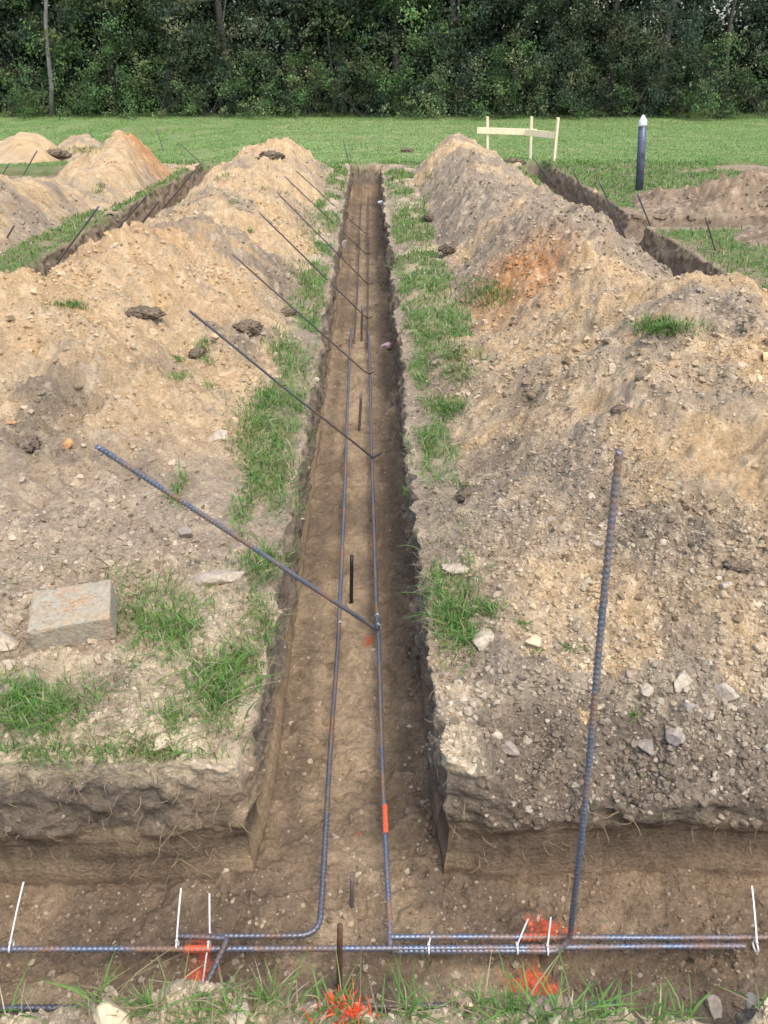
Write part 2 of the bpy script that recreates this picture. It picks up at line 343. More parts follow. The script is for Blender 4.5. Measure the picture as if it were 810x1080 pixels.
def steel(name, base, rust, amt, sc=9.):
    m, nt, b = newmat(name); L = nt.links.new; pos = geo_pos(nt)
    n = N(nt, 'ShaderNodeTexNoise', Scale=sc, Detail=5., Roughness=.65); L(pos, n.inputs['Vector'])
    n2 = N(nt, 'ShaderNodeTexNoise', Scale=160., Detail=3.); L(pos, n2.inputs['Vector'])
    r = ramp(nt, [(.5-amt*.5, (1, 1, 1)), (.68-amt*.5, (0, 0, 0))]); L(n.outputs['Fac'], r.inputs['Fac'])
    mx = N(nt, 'ShaderNodeMix', data_type='RGBA'); mx.inputs[6].default_value = (*rust, 1); mx.inputs[7].default_value = (*base, 1); L(r.outputs['Color'], mx.inputs[0])
    m2 = N(nt, 'ShaderNodeMix', data_type='RGBA', blend_type='MULTIPLY'); m2.inputs[0].default_value = .6; L(mx.outputs[2], m2.inputs[6])
    r2 = ramp(nt, [(.3, (.5,)*3), (.7, (1.4,)*3)]); L(n2.outputs['Fac'], r2.inputs['Fac']); L(r2.outputs['Color'], m2.inputs[7]); L(m2.outputs[2], b.inputs['Base Color'])
    L(r.outputs['Color'], b.inputs['Metallic'])
    b.inputs['Roughness'].default_value = .42; b.inputs['Specular IOR Level'].default_value = .5
    mt = N(nt, 'ShaderNodeMath', operation='MULTIPLY'); mt.inputs[1].default_value = .55; L(r.outputs['Color'], mt.inputs[0]); nt.links.remove(b.inputs['Metallic'].links[0]); L(mt.outputs[0], b.inputs['Metallic'])
    bp = N(nt, 'ShaderNodeBump', Strength=.3, Distance=.001); L(n2.outputs['Fac'], bp.inputs['Height']); L(bp.outputs[0], b.inputs['Normal'])
    return m
M_BAR = steel('mill_scale_steel', (.19, .225, .29), (.24, .15, .10), .14)
M_BARD = steel('dark_steel', (.13, .14, .17), (.15, .095, .065), .15)
M_RUST = steel('rusty_steel', (.17, .18, .21), (.20, .115, .065), .12, 5.)
def plain(name, c, rough=.6, var=.15, sc=40., bump=0, metal=0):
    m, nt, b = newmat(name); L = nt.links.new; pos = geo_pos(nt)
    n = N(nt, 'ShaderNodeTexNoise', Scale=sc, Detail=5., Roughness=.65); L(pos, n.inputs['Vector'])
    r = ramp(nt, [(.3, tuple(q*(1-var) for q in c)), (.7, tuple(min(1, q*(1+var)) for q in c))]); L(n.outputs['Fac'], r.inputs['Fac'])
    L(r.outputs['Color'], b.inputs['Base Color']); b.inputs['Roughness'].default_value = rough; b.inputs['Metallic'].default_value = metal
    if bump:
        bp = N(nt, 'ShaderNodeBump', Strength=bump, Distance=.004); L(n.outputs['Fac'], bp.inputs['Height']); L(bp.outputs[0], b.inputs['Normal'])
    return m
M_TIE = plain('white_nylon', (.68, .67, .63), .4, .15)
M_PAINT = plain('orange_paint', (.8, .13, .05), .6, .2, 90)
M_STONE = plain('pale_stone', (.44, .365, .265), .95, .3, 60, 1.)
M_STONEY = plain('yellow_stone', (.56, .46, .29), .95, .25, 60, 1.)
M_STONEG = plain('grey_stone', (.32, .27, .215), .95, .35, 60, 1.)
M_CLAY = plain('orange_clay', (.42, .23, .10), .95, .4, 50, 1.)
M_PINK = plain('pink_white', (.75, .52, .52), .5, .2, 60)
M_BARK = plain('bark', (.085, .075, .06), .9, .35, 12, .6)
M_BARKP = plain('pale_bark', (.20, .185, .165), .9, .35, 9, .5)
M_NAVY = plain('blue_grey_post', (.075, .085, .13), .35, .5, 18)
M_CAP = plain('white_cap', (.75, .78, .82), .4, .1)
M_DRY = plain('dry_root', (.30, .22, .13), .9, .4, 30)
def wood():
    m, nt, b = newmat('raw_pine'); L = nt.links.new; tc = N(nt, 'ShaderNodeTexCoord')
    mp = N(nt, 'ShaderNodeMapping'); mp.inputs['Scale'].default_value = (30, 30, 4); L(tc.outputs['Object'], mp.inputs['Vector'])
    n = N(nt, 'ShaderNodeTexNoise', Scale=1., Detail=6.); L(mp.outputs[0], n.inputs['Vector'])
    r = ramp(nt, [(.3, (.82, .66, .40)), (.7, (.90, .79, .55))]); L(n.outputs['Fac'], r.inputs['Fac']); L(r.outputs['Color'], b.inputs['Base Color']); b.inputs['Roughness'].default_value = .8
    return m
M_WOOD = wood()
def concrete():
    m, nt, b = newmat('dusty_concrete'); L = nt.links.new; pos = geo_pos(nt)
    n = N(nt, 'ShaderNodeTexNoise', Scale=70., Detail=8., Roughness=.7); L(pos, n.inputs['Vector'])
    r = ramp(nt, [(.25, (.19, .16, .11)), (.5, (.34, .295, .21)), (.8, (.46, .41, .31))]); L(n.outputs['Fac'], r.inputs['Fac'])
    v = N(nt, 'ShaderNodeTexNoise', Scale=17., Detail=3., Roughness=.6); L(pos, v.inputs['Vector'])
    r2 = ramp(nt, [(.50, (0, 0, 0)), (.70, (.8, .8, .8))]); L(v.outputs['Fac'], r2.inputs['Fac'])
    mx = N(nt, 'ShaderNodeMix', data_type='RGBA'); L(r2.outputs['Color'], mx.inputs[0]); L(r.outputs['Color'], mx.inputs[6]); mx.inputs[7].default_value = (.42, .27, .15, 1)
    L(mx.outputs[2], b.inputs['Base Color']); b.inputs['Roughness'].default_value = .95
    vo = N(nt, 'ShaderNodeTexVoronoi', Scale=130.); L(pos, vo.inputs['Vector'])
    b1 = N(nt, 'ShaderNodeBump', Strength=.7, Distance=.004); L(n.outputs['Fac'], b1.inputs['Height'])
    b2 = N(nt, 'ShaderNodeBump', Strength=.5, Distance=.003); L(vo.outputs['Distance'], b2.inputs['Height']); L(b1.outputs[0], b2.inputs['Normal'])
    L(b2.outputs[0], b.inputs['Normal']); return m
M_CONC = concrete()

# ------------------------------------------------------------------ build the ground and heaps
def seg(a, b, step): n = max(1, int(round((b-a)/step))); return np.linspace(a, b, n, endpoint=False)
def geo(a, b, s0, s1):
    out = []; x = a
    while x < b: out.append(x); x += s0+(s1-s0)*(x-a)/(b-a)
    return np.array(out)
def wl(p, n, m=.0): a, b = min(p), max(p); return np.linspace(a-m, b+m, n, endpoint=False)
us = np.concatenate([[-400, -300, -200, -120, -80, -50, -35], -geo(9, 28, .25, 2.5)[::-1], seg(-9, -5.2, .09), seg(-5.2, -3.1, .035), seg(-3.1, LL[0], .02), wl(LL, 14), seg(LL[1], LR[0], .03), wl(LR, 14), seg(LR[1], -1.4, .0135),
     seg(-1.4, ML[0], .0085), wl(ML, 52), seg(ML[1], MR[0], .0075), wl(MR, 52), seg(MR[1], 1.4, .0085), seg(1.4, RL[0], .013), wl(RL, 14), seg(RL[1], RR[0], .03), wl(RR, 14), seg(RR[1], 5.2, .03), seg(5.2, 9, .08), geo(9, 28, .25, 2.5), [35, 50, 80, 120, 200, 300, 400.]])
vs = np.concatenate([[-400, -200, -100, -50, -20, -10, -5, -3, -2, -1, -.6, -.3], seg(0, .6, .03), seg(.6, CN[0], .010), wl(CN, 26), seg(CN[1], CF[0], .0065), wl(CF, 64), seg(CF[1], 3.2, .0085), geo(3.2, 8.95, .0095, .022),
     wl(XN, 8), seg(XN[1], XF[0], .024), wl(XF, 8), seg(XF[1], YN[0], .028), wl(YN, 6), seg(YN[1], 14.15, .03), wl(MV, 14), seg(14.3, 17, .045), seg(17, 30, .12), geo(30, 60, .5, 4), [70, 90, 120, 180, 260, 400.]])
us = np.unique(np.round(us, 5)); vs = np.unique(np.round(vs, 5))
U, Vv = np.meshgrid(us, vs)
GZ = ground_z(U, Vv)
def place(U, Vv, Z):
    dx, dy = wallwarp(U, Vv, Z); sk = skew(Vv)*sst(-2.0, -2.4, U)*(U > -60)
    return U+dx+sk, Vv+dy
def grid_faces(ny, nx, mask=None):
    i = np.arange(ny*nx).reshape(ny, nx)
    f = np.stack([i[:-1, :-1], i[:-1, 1:], i[1:, 1:], i[1:, :-1]], -1)
    if mask is not None: f = f[mask[:-1, :-1] | mask[:-1, 1:] | mask[1:, 1:] | mask[1:, :-1]]
    return f.reshape(-1, 4)
PX, PY = place(U, Vv, GZ)
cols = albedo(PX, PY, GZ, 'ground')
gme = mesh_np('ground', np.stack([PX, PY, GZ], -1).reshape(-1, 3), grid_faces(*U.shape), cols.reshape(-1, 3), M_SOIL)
ground = link('ground', gme, kind='structure')
MOBJ = []
for name, label, f, (x0, x1, y0, y1), sd, amp in MOUNDS:
    iu = np.where((us >= x0) & (us <= x1))[0]; iv = np.where((vs >= y0) & (vs <= y1))[0]
    sU, sV = U[np.ix_(iv, iu)], Vv[np.ix_(iv, iu)]
    h0 = f(sU+.07*fbm(sU*2.3, sV*2.3, 3, sd+30), sV+.10*fbm(sU*2.3, sV*2.3, 3, sd+31)); w = sst(-.02, .25, h0)
    h = h0 + rough(sU, sV, sd, amp)*(.28+.72*w)
    h = h + .06*amp*(bil(sU*2.6, sV*2.6, 2, sd+9)-.4)*w
    gz0 = ground_z(sU, sV)
    z = np.where(h0 > .2, 1, h0/.2).clip(0, 1)*np.maximum(gz0, -.02)*.5 + np.where(h0 > .2, 0, 1-h0/.2).clip(0, 1)*gz0 + h - .012
    mask = (z > gz0-.004) & (depth(sU, sV) < .02) & (h0 > -.03)
    px, py = place(sU, sV, gz0*0); cc = albedo(px, py, z, 'mound')
    fc = grid_faces(*sU.shape, mask)
    used = np.unique(fc); remap = np.zeros(sU.size, dtype=np.int64); remap[used] = np.arange(len(used))
    V = np.stack([px, py, z], -1).reshape(-1, 3)[used]
    ctr = Vector((float(V[:, 0].mean()), float(V[:, 1].mean()), 0.))
    me = mesh_np(name, V-np.array(ctr), remap[fc], cc.reshape(-1, 3)[used], M_SOIL)
    o = link(name, me, label=label, category='dirt heap', group='spoil heaps beside the trenches'); o.location = ctr
    MOBJ.append(o)
bpy.context.view_layer.update()
dg = bpy.context.evaluated_depsgraph_get()
def cast(o, d):
    ok, loc, nrm, idx, ob, _ = S.ray_cast(dg, Vector(o), Vector(d).normalized())
    return (loc, nrm, ob.name) if ok else (None, None, None)
def hit(px, py): return cast((0, 0, CH), ray(px, py))
def drop(x, y): return cast((x, y, 3.), (0, 0, -1))

# ------------------------------------------------------------------ clods
def ico():
    import bmesh
    bm = bmesh.new(); bmesh.ops.create_icosphere(bm, subdivisions=2, radius=1)
    V = np.array([v.co[:] for v in bm.verts]); Fc = np.array([[v.index for v in f.verts] for f in bm.faces]); bm.free()
    bm = bmesh.new(); bmesh.ops.create_icosphere(bm, subdivisions=1, radius=1)
    V1 = np.array([v.co[:] for v in bm.verts]); F1 = np.array([[v.index for v in f.verts] for f in bm.faces]); bm.free()
    bm = bmesh.new(); bmesh.ops.create_icosphere(bm, subdivisions=4, radius=1)
    V3 = np.array([v.co[:] for v in bm.verts]); F3 = np.array([[v.index for v in f.verts] for f in bm.faces]); bm.free()
    return (V, Fc), (V1, F1), (V3, F3)
ICO2, ICO1, ICO3 = ico()
def lump(base, seed, k=.28, cuts=9):
    V = base[0].copy(); r = np.random.default_rng(seed)
    for _ in range(cuts):     # chop with planes: angular stones
        n = r.normal(size=3); n /= np.linalg.norm(n); d = r.uniform(.38, .8); s = V@n
        V = V-np.clip(s-d, 0, None)[:, None]*n
    V *= 1+r.normal(0, k*.25, (len(V), 1)); V *= r.uniform(.7, 1.15, 3)
    return V
LUMPS2 = [lump(ICO2, i) for i in range(8)]; LUMPS1 = [lump(ICO1, 50+i, .45, 6) for i in range(8)]
def rotm(n):
    q = rng.normal(size=(n, 4)); q /= np.linalg.norm(q, axis=1)[:, None]; w, x, y, z = q.T
    return np.stack([1-2*(y*y+z*z), 2*(x*y-z*w), 2*(x*z+y*w), 2*(x*y+z*w), 1-2*(x*x+z*z), 2*(y*z-x*w), 2*(x*z-y*w), 2*(y*z+x*w), 1-2*(x*x+y*y)], -1).reshape(n, 3, 3)
pts, sizes, cl = [], [], []
def scatter_px(n, x0, x1, y0, y1, smin, smax, pw, cond=None):
    c = 0
    for _ in range(n):
        px, py = rng.uniform(x0, x1), rng.uniform(y0, y1); loc, nrm, nm = hit(px, py)
        if loc is None or loc.y > 14.2 or nrm.z < .45: continue
        kind = 'ground' if nm == 'ground' else 'mound'
        if cond and not cond(loc, kind): continue
        s = smin*(1-rng.random()*(1-(smin/smax)**pw))**(-1/pw)
        pts.append(tuple(loc)); sizes.append(s); cl.append(kind == 'mound')
def dens(l, kind):
    n = float(fbm(np.array(l.x*2.2), np.array(l.y*2.2), 3, 71))
    if kind == 'ground':
        if l.z < -.4: return rng.random() < (.6 if l.y < 1.6 else .3)
        if l.y > 2.6 and float(grassmask(np.array(l.x), np.array(l.y))) > .4: return rng.random() < .1
        if l.y > 14: return False
        return rng.random() < .4
    return rng.random() < .35+.9*n+(.15 if l.x > 0 else 0)+(.25 if l.z < .2 else 0)
scatter_px(52000, -60, 870, 250, 1075, .0025, .013, 1.7, dens)
scatter_px(30000, 430, 870, 270, 900, .003, .013, 1.5, dens)
scatter_px(9000, -60, 870, 140, 300, .008, .025, 1.9, dens)
scatter_px(2600, -60, 870, 240, 880, .008, .028, 2.6, dens)
scatter_px(2600, -60, 870, 135, 420, .012, .045, 2.4, dens)
scatter_px(3200, 445, 870, 560, 880, .005, .022, 1.7, dens)
scatter_px(1800, 455, 800, 690, 880, .005, .022, 1.8, lambda l, k: k == 'ground' and l.z > -.3)
scatter_px(1500, -20, 300, 540, 830, .004, .018, 1.7, lambda l, k: l.z > -.05)
scatter_px(1500, -20, 830, 1000, 1079, .004, .018, 1.5, lambda l, k: l.z > -.3)
# outside the frame, so that the place holds up from a step to the side
for _ in range(5000):
    x, y = rng.uniform(-4.2, 3.3), rng.uniform(1.6, 9); loc, nrm, nm = drop(x, y)
    if loc is None or loc.z < -.1 or (nm == 'ground' and rng.random() < .7): continue
    pts.append(tuple(loc)); sizes.append(rng.uniform(.006, .025)); cl.append(nm != 'ground')
pts = np.array(pts); sizes = np.array(sizes); cl = np.array(cl)
def build_lumps(name, P, Sz, base, lumps, colr, mat, smooth, **kw):
    nI = len(P); Rm = rotm(nI); which = rng.integers(0, len(lumps), nI); L = np.array(lumps)[which]
    V = np.einsum('nij,nkj->nki', Rm, L)*Sz[:, None, None]*np.array([1, 1, .8]) + P[:, None, :]
    V[:, :, 2] += (Sz*.02)[:, None]
    k = L.shape[1]; Fc = base[1][None]+(np.arange(nI)*k)[:, None, None]
    C = np.repeat(colr, k, axis=0)
    return link(name, mesh_np(name, V.reshape(-1, 3), Fc.reshape(-1, 3), C, mat, smooth), **kw)
cm = albedo(pts[:, 0], pts[:, 1], pts[:, 2], 'mound'); cg = albedo(pts[:, 0], pts[:, 1], pts[:, 2], 'ground')
cc = np.where(cl[:, None], cm, cg)
tone = rng.uniform(.85, 1.15, (len(pts), 1)); drk = (rng.random((len(pts), 1)) < .10); cc = np.where(drk & (pts[:, 2:3] > -.3), cc*.5, cc); pale = (rng.random((len(pts), 1)) < .16)
cc = np.where(pale, cc*.45+np.array([.56, .48, .36])*.55, cc)*tone
cc = np.clip(cc, .03, .75)
big = sizes > .012
build_lumps('dirt_clods', pts[big], sizes[big], ICO2, LUMPS2, cc[big], M_CLOD, False, kind='stuff', label='lumps of dry soil and pebbles lying on the heaps and banks')
build_lumps('soil_crumbs', pts[~big], sizes[~big], ICO1, LUMPS1, cc[~big], M_CLOD, False, kind='stuff', label='fine crumbs of loose soil lying on the heaps and banks')

# ------------------------------------------------------------------ grass
def blades(name, P, H, W, mat, green=None, lean=.6, seg2=True, nrm=None, **kw):
    n = len(P); az = rng.uniform(0, 2*math.pi, n); ln = rng.uniform(.15, lean, n)*(.5+rng.random(n))
    d = np.stack([np.cos(az), np.sin(az), np.zeros(n)], -1); s = np.stack([-np.sin(az+rng.normal(0, .5, n)), np.cos(az), np.zeros(n)], -1)
    up = np.array([0, 0, 1.])
    def at(t, w): # centre of blade at t
        bend = d*(ln*H)[:, None]*(t**1.8); z = up*(H*(t-.35*ln*t*t))[:, None]; c = P+bend+z
        return c-s*(W*w/2)[:, None], c+s*(W*w/2)[:, None]
    g = np.array(green) if green is not None else np.array([[.115, .25, .05], [.145, .285, .06], [.09, .19, .04], [.19, .265, .08], [.38, .33, .20]])
    pr = [.27, .23, .19, .15, .16] if len(g) == 5 else None
    C = g[rng.choice(len(g), n, p=pr)]*rng.uniform(.8, 1.25, (n, 1))
    if seg2:
        a0, b0 = at(0, .8); a1, b1 = at(.5, 1.); a2, b2 = at(.8, .65); tp = at(1., 0)[0]
        V = np.stack([a0, b0, a1, b1, a2, b2, tp], 1); k = 7
        f = np.array([[0, 1, 3], [0, 3, 2], [2, 3, 5], [2, 5, 4], [4, 5, 6]])
    else:
        a0, b0 = at(0, 1.); tp = at(1., 0)[0]; V = np.stack([a0, b0, tp], 1); k = 3; f = np.array([[0, 1, 2]])
    Fc = (f[None]+(np.arange(n)*k)[:, None, None]).reshape(-1, 3)
    return link(name, mesh_np(name, V.reshape(-1, 3), Fc, np.repeat(C, k, axis=0), mat, True), **kw)
GP = []; GH = []; GW = []
# tufts: (px, py, rx, ry, number, blade height)
TUFTS = [(40, 745, 60, 24, 1500, .075), (85, 795, 95, 9, 700, .06), (25, 775, 30, 18, 300, .07), (170, 650, 50, 30, 1150, .075), (185, 670, 30, 18, 350, .07), (135, 695, 20, 10, 120, .04),
 (222, 730, 32, 34, 1100, .08), (245, 700, 18, 30, 420, .08), (190, 755, 20, 15, 200, .06), (288, 592, 26, 18, 800, .07), (275, 655, 14, 34, 380, .07), (270, 700, 12, 20, 150, .06),
 (275, 470, 26, 45, 1700, .065), (262, 515, 16, 18, 320, .06), (256, 542, 14, 14, 330, .06), (310, 528, 14, 22, 330, .06), (288, 420, 16, 12, 350, .06), (298, 368, 22, 14, 500, .06), (304, 430, 14, 8, 120, .05),
 (212, 378, 11, 12, 240, .06), (185, 516, 10, 14, 260, .06), (72, 322, 24, 6, 260, .05), (185, 380, 12, 6, 60, .05), (228, 410, 9, 8, 60, .05), (160, 795, 30, 10, 200, .05),
 (480, 650, 26, 32, 1300, .075), (460, 620, 12, 24, 330, .06), (512, 642, 16, 9, 330, .05), (498, 672, 14, 14, 200, .06), (553, 657, 8, 4, 60, .03), (602, 690, 13, 5, 110, .03), (565, 690, 8, 4, 40, .03),
 (480, 385, 26, 16, 800, .065), (472, 430, 24, 12, 800, .06), (462, 350, 20, 20, 500, .06), (503, 313, 30, 11, 700, .07), (446, 465, 9, 12, 170, .06), (432, 515, 10, 8, 160, .05), (498, 516, 16, 5, 90, .04),
 (695, 348, 33, 9, 750, .07), (437, 262, 20, 24, 500, .07), (425, 225, 12, 20, 300, .07), (370, 160, 6, 6, 60, .08), (678, 822, 8, 14, 60, .05), (660, 760, 8, 8, 40, .04),
 (12, 1058, 22, 14, 320, .10), (85, 1052, 26, 16, 160, .09), (150, 1062, 24, 8, 90, .07), (300, 1058, 60, 18, 420, .10), (345, 1062, 30, 14, 160, .08), (430, 1068, 40, 10, 200, .09), (520, 1068, 50, 10, 300, .09), (620, 1070, 55, 9, 300, .09), (700, 1074, 40, 6, 160, .08), (792, 1045, 14, 22, 130, .09), (230, 1072, 30, 8, 120, .08),
 (195, 395, 14, 6, 90, .05), (330, 470, 8, 30, 120, .05), (325, 400, 8, 30, 140, .05), (330, 250, 14, 30, 400, .07), (325, 290, 18, 18, 350, .07), (300, 390, 12, 10, 120, .05), (440, 480, 10, 30, 120, .05),
 (300, 200, 7, 5, 60, .05), (335, 222, 8, 7, 130, .06), (248, 214, 7, 4, 40, .05), (345, 175, 6, 8, 90, .05), (310, 318, 10, 8, 120, .05), (470, 195, 8, 5, 60, .05), (515, 298, 12, 5, 120, .05), (455, 300, 14, 14, 260, .06), (425, 190, 8, 12, 160, .06), (100, 200, 10, 5, 130, .07), (235, 190, 8, 5, 60, .06), (75, 158, 26, 4, 300, .07), (265, 245, 8, 4, 60, .05), (285, 200, 8, 4, 40, .05), (450, 210, 8, 8, 60, .06), (455, 185, 8, 6, 60, .06)]
TUFTPIX = []
for (cx, cy, rx, ry, n, h) in TUFTS:
    sub = [(rng.normal(0, .5), rng.normal(0, .5)) for _ in range(max(2, n//55))]
    n = int(n*(.34 if cy > 1000 else (.58 if cy > 480 else .85)))
    for _ in range(n):
        a, b = sub[rng.integers(len(sub))]; a += rng.normal(0, .30); b += rng.normal(0, .34)
        loc, nm_, nm = hit(cx+rx*a, cy+ry*b)
        if loc is None or loc.z < -.22: continue
        GP.append(tuple(loc)); GH.append(h*rng.uniform(.3, 1.0)); GW.append(.0026*(1+.13*loc.y)*rng.uniform(.7, 1.3))
# strips beside the trenches
for _ in range(120000):
    y = 2.7+12.1*rng.random()**1.15; x = rng.uniform(-3.6, 5.8)
    if abs(x) > .9+.0*y and rng.random() < .35: continue
    if abs(x+0) > .47*y*1.05+.4: continue
    if -.33 < x < .17: continue
    GP.append((x, y, np.nan)); GH.append(0); GW.append(0)
GP = np.array(GP); GH = np.array(GH); GW = np.array(GW)
isn = np.isnan(GP[:, 2]); gm = grassmask(GP[:, 0], GP[:, 1]); keep = ~isn | (rng.random(len(GP)) < gm*.95)
GP, GH, GW, isn = GP[keep], GH[keep], GW[keep], isn[keep]
for i in np.where(isn)[0]:
    loc, nm_, nm = drop(GP[i, 0], GP[i, 1])
    if loc is not None and nm == 'ground' and loc.z > -.12:
        GP[i, 2] = loc.z; GH[i] = rng.uniform(.03, .075); GW[i] = .0045*(1+.11*loc.y)
ok = ~np.isnan(GP[:, 2]); GP, GH, GW = GP[ok], GH[ok], GW[ok]
GP[:, 2] -= .004
blades('grass', GP, GH, GW, M_BLADE, lean=1.5, kind='stuff', label='tufts of green grass left between the trenches and the soil heaps')
# mown field beyond
n = 250000
fx = rng.uniform(-15, 15, n); fy = 14.2+14*rng.random(n)**1.25
k = (rng.random(n) < grassmask(fx, fy)) & (np.abs(fx) < .5*fy+1.5)
for (cx, cy, r) in ((3.6, 11.5, .22),): k &= np.hypot(fx-cx, fy-cy) > r
fx, fy = fx[k], fy[k]
FG = np.array([[.19, .335, .09], [.20, .345, .095], [.18, .32, .085], [.21, .335, .105], [.24, .325, .12]])
blades('field_grass', np.stack([fx, fy, ground_z(fx, fy)-.003], -1), rng.uniform(.018, .04, len(fx)), rng.uniform(.012, .024, len(fx)), M_BLADE, FG, .8, False, kind='stuff', label='mown green grass of the field between the trenches and the wood')
# near edge: some grass sprayed orange
OP = []
for _ in range(120):
    loc, _n, nm = hit(rng.choice([352, 366, 378])+rng.normal(0, 8), 1066+rng.normal(0, 9))
    if loc: OP.append(tuple(loc))
OP = np.array(OP)
blades('painted_grass', OP, rng.uniform(.012, .035, len(OP)), np.full(len(OP), .0045), M_BLADE, [[.8, .13, .05], [.85, .17, .08], [.7, .09, .03]], 1.1, kind='stuff', label='grass and dirt sprayed orange at the near edge of the trench')
# withered blades lying flat
DP = []
for _ in range(4200):
    q = rng.random()
    px, py = (rng.uniform(0, 300), rng.uniform(590, 830)) if q < .45 else ((rng.uniform(0, 810), rng.uniform(1030, 1079)) if q < .65 else ((rng.normal(285, 18), rng.uniform(400, 700)) if q < .8 else (rng.normal(465, 22), rng.uniform(300, 700))))
    loc, _n, nm = hit(px, py)
    if loc and loc.z > -.12 and fbm(np.array(loc.x*5), np.array(loc.y*5), 2, 91) > -.15: DP.append(tuple(loc))
DP = np.array(DP)
blades('withered_grass', DP, rng.uniform(.02, .06, len(DP)), np.full(len(DP), .0026), M_BLADE, [[.38, .31, .18], [.30, .24, .14], [.22, .20, .09], [.16, .22, .07]], 2.2, kind='stuff', label='withered straw coloured grass blades lying on the banks')
# dry roots on the cut banks
rb = MB()
def root(p, d, L, r=.0012):
    q = Vector(p); d = Vector(d); P = [q.copy()]
    for i in range(5):
        d = (d+Vector(rng.normal(0, .35, 3))).normalized(); q = q+d*L/5; P.append(q.copy())
    rb.tube(P, [r, r, r*.9, r*.8, r*.6, r*.3], 4, False)
for _ in range(330):
    px, py = (rng.uniform(0, 270), rng.uniform(790, 925)) if rng.random() < .5 else (rng.uniform(440, 810), rng.uniform(730, 930))
    if rng.random() < .35: px, py = rng.choice([275, 437])+rng.normal(0, 12), rng.uniform(560, 820)
    loc, nr, nm = hit(px, py)
    if loc is None or loc.z < -.42: continue
    root(loc+nr*.002, (rng.normal(0, .5), nr.y*.6-.1, -rng.random()), rng.uniform(.02, .07), rng.uniform(.0006, .0012))
for px, py in ((186, 870), (190, 905), (640, 850), (655, 855), (600, 920)):
    loc, nr, nm = hit(px, py)
    for _ in range(3): root(loc+nr*.003, (rng.normal(0, .8), -.3, -.8), .12, .0013)
rb.build('dry_roots', M_DRY, kind='stuff', label='thin dry roots hanging out of the cut trench banks')

# ------------------------------------------------------------------ single stones and clods
def stone(label, px, py, size, mat, sd, flat=.75, cat='stone', name='stone', group='larger stones and clods lying about the site', stretch=1.2, rz=None):
    loc, nr, nm = hit(px, py)
    r = np.random.default_rng(sd); V = lump(ICO3, 900+sd, .05, 12); V = V/np.abs(V).max(0); V = V*(1+.10*fbm(V[:, 0]*2.2+sd, V[:, 1]*2.2+V[:, 2]*1.7, 4, sd)[:, None])
    V = V*np.array([stretch, 1, flat])*size; me = mesh_np(name, V, ICO3[1], None, mat, True)
    o = link(name, me, label=label, category=cat, group=group); o.location = loc+Vector((0, 0, size*flat*.12)); o.rotation_euler = (r.uniform(-.3, .3), r.uniform(-.3, .3), r.uniform(0, 6) if rz is None else rz)
    return o
stone('pale yellow stone lying at the near trench edge, left of the orange sprayed grass', 121, 1070, .034, M_STONEY, 1, rz=.1)
stone('upright pale clod beside the foot of the short rusty bent bar', 248, 1070, .026, M_STONE, 2)
stone('pale flat stone at the left edge of the photo, level with the concrete block', 4, 676, .05, M_STONE, 3, .5)
stone('small round pale stone just below the concrete block, left side', 8, 702, .022, M_STONE, 4)
stone('large flat pale clod above the grass tuft right of the concrete block', 232, 608, .07, M_STONE, 5, .4)
stone('grey clod left of the long leaning bar, above the grass', 197, 562, .034, M_STONEG, 6)
stone('flat pale clod left of the tall green tuft on the central trench rim', 231, 462, .045, M_STONE, 7, .55)
stone('round orange clay clod just left of the raised end of the nearest leaning bar', 71, 470, .036, M_CLAY, 8, .7, 'clod', 'clay_clod')
stone('small orange clay chip near the left edge, above the round orange clod', 13, 446, .02, M_CLAY, 9, .5, 'clod', 'clay_clod')
stone('pale rounded stone at the foot of the near right heap, close to the right edge', 766, 733, .034, M_STONE, 10)
stone('flat pale stone at the foot of the near right heap, left of the round one', 722, 720, .036, M_STONE, 11, .6)
stone('oblong grey stone below the flat pale one, on the near right bank', 731, 746, .028, M_STONEG, 12, .6)
stone('pale grey stone lower down the near right bank, right of the leaning bar', 713, 776, .03, M_STONEG, 13)
stone('lowest pale grey stone on the near right bank, beside the grass sprig', 683, 787, .034, M_STONEG, 14, .6)
stone('pale angular stone close to the right of the tall bar, at the grey soil boundary', 681, 727, .026, M_STONE, 15, .6)
stone('yellow stone right of the grass tuft at the right rim of the central trench', 563, 676, .030, M_STONEY, 16, .7)
stone('large pale grey clod low on the near right bank, left of the tall bar', 535, 790, .036, M_STONEG, 17, .6)
stone('smaller pale clod just above the large grey one, left of the tall bar', 523, 775, .022, M_STONE, 18)
stone('pale stone in the slope of the near right heap, below the dark hollow', 764, 618, .022, M_STONE, 19)
stone('pale flat slab of dried soil on the bare strip right of the central trench', 487, 598, .05, M_STONE, 20, .28, stretch=1.6, rz=.1)
stone('flat pale slab of soil behind the right rim tuft of grass', 515, 672, .055, M_STONE, 21, .4, stretch=1.3, rz=.2)
stone('flat pale stone at the left bank rim between two grass tufts', 172, 783, .028, M_STONEY, 22, .5)
stone('whitish clod on the left rim of the central trench, far along it', 361, 258, .06, M_STONEG, 23)
stone('small white stone on the right rim near the far end of the central trench', 403, 214, .05, M_CAP, 24, .6)
stone('grey clod lying on the trench floor beside the left long bar', 353, 884, .014, M_STONEG, 25)
stone('pinkish white lump sticking out of the right wall of the central trench', 409, 366, .045, M_PINK, 26, .9)
stone('pale lumpy clod in the bottom right corner of the photo', 752, 1066, .030, M_STONE, 27, .6)
stone('pale clod at the right edge of the photo, by the lowest corner', 795, 1062, .022, M_STONE, 28, .6)
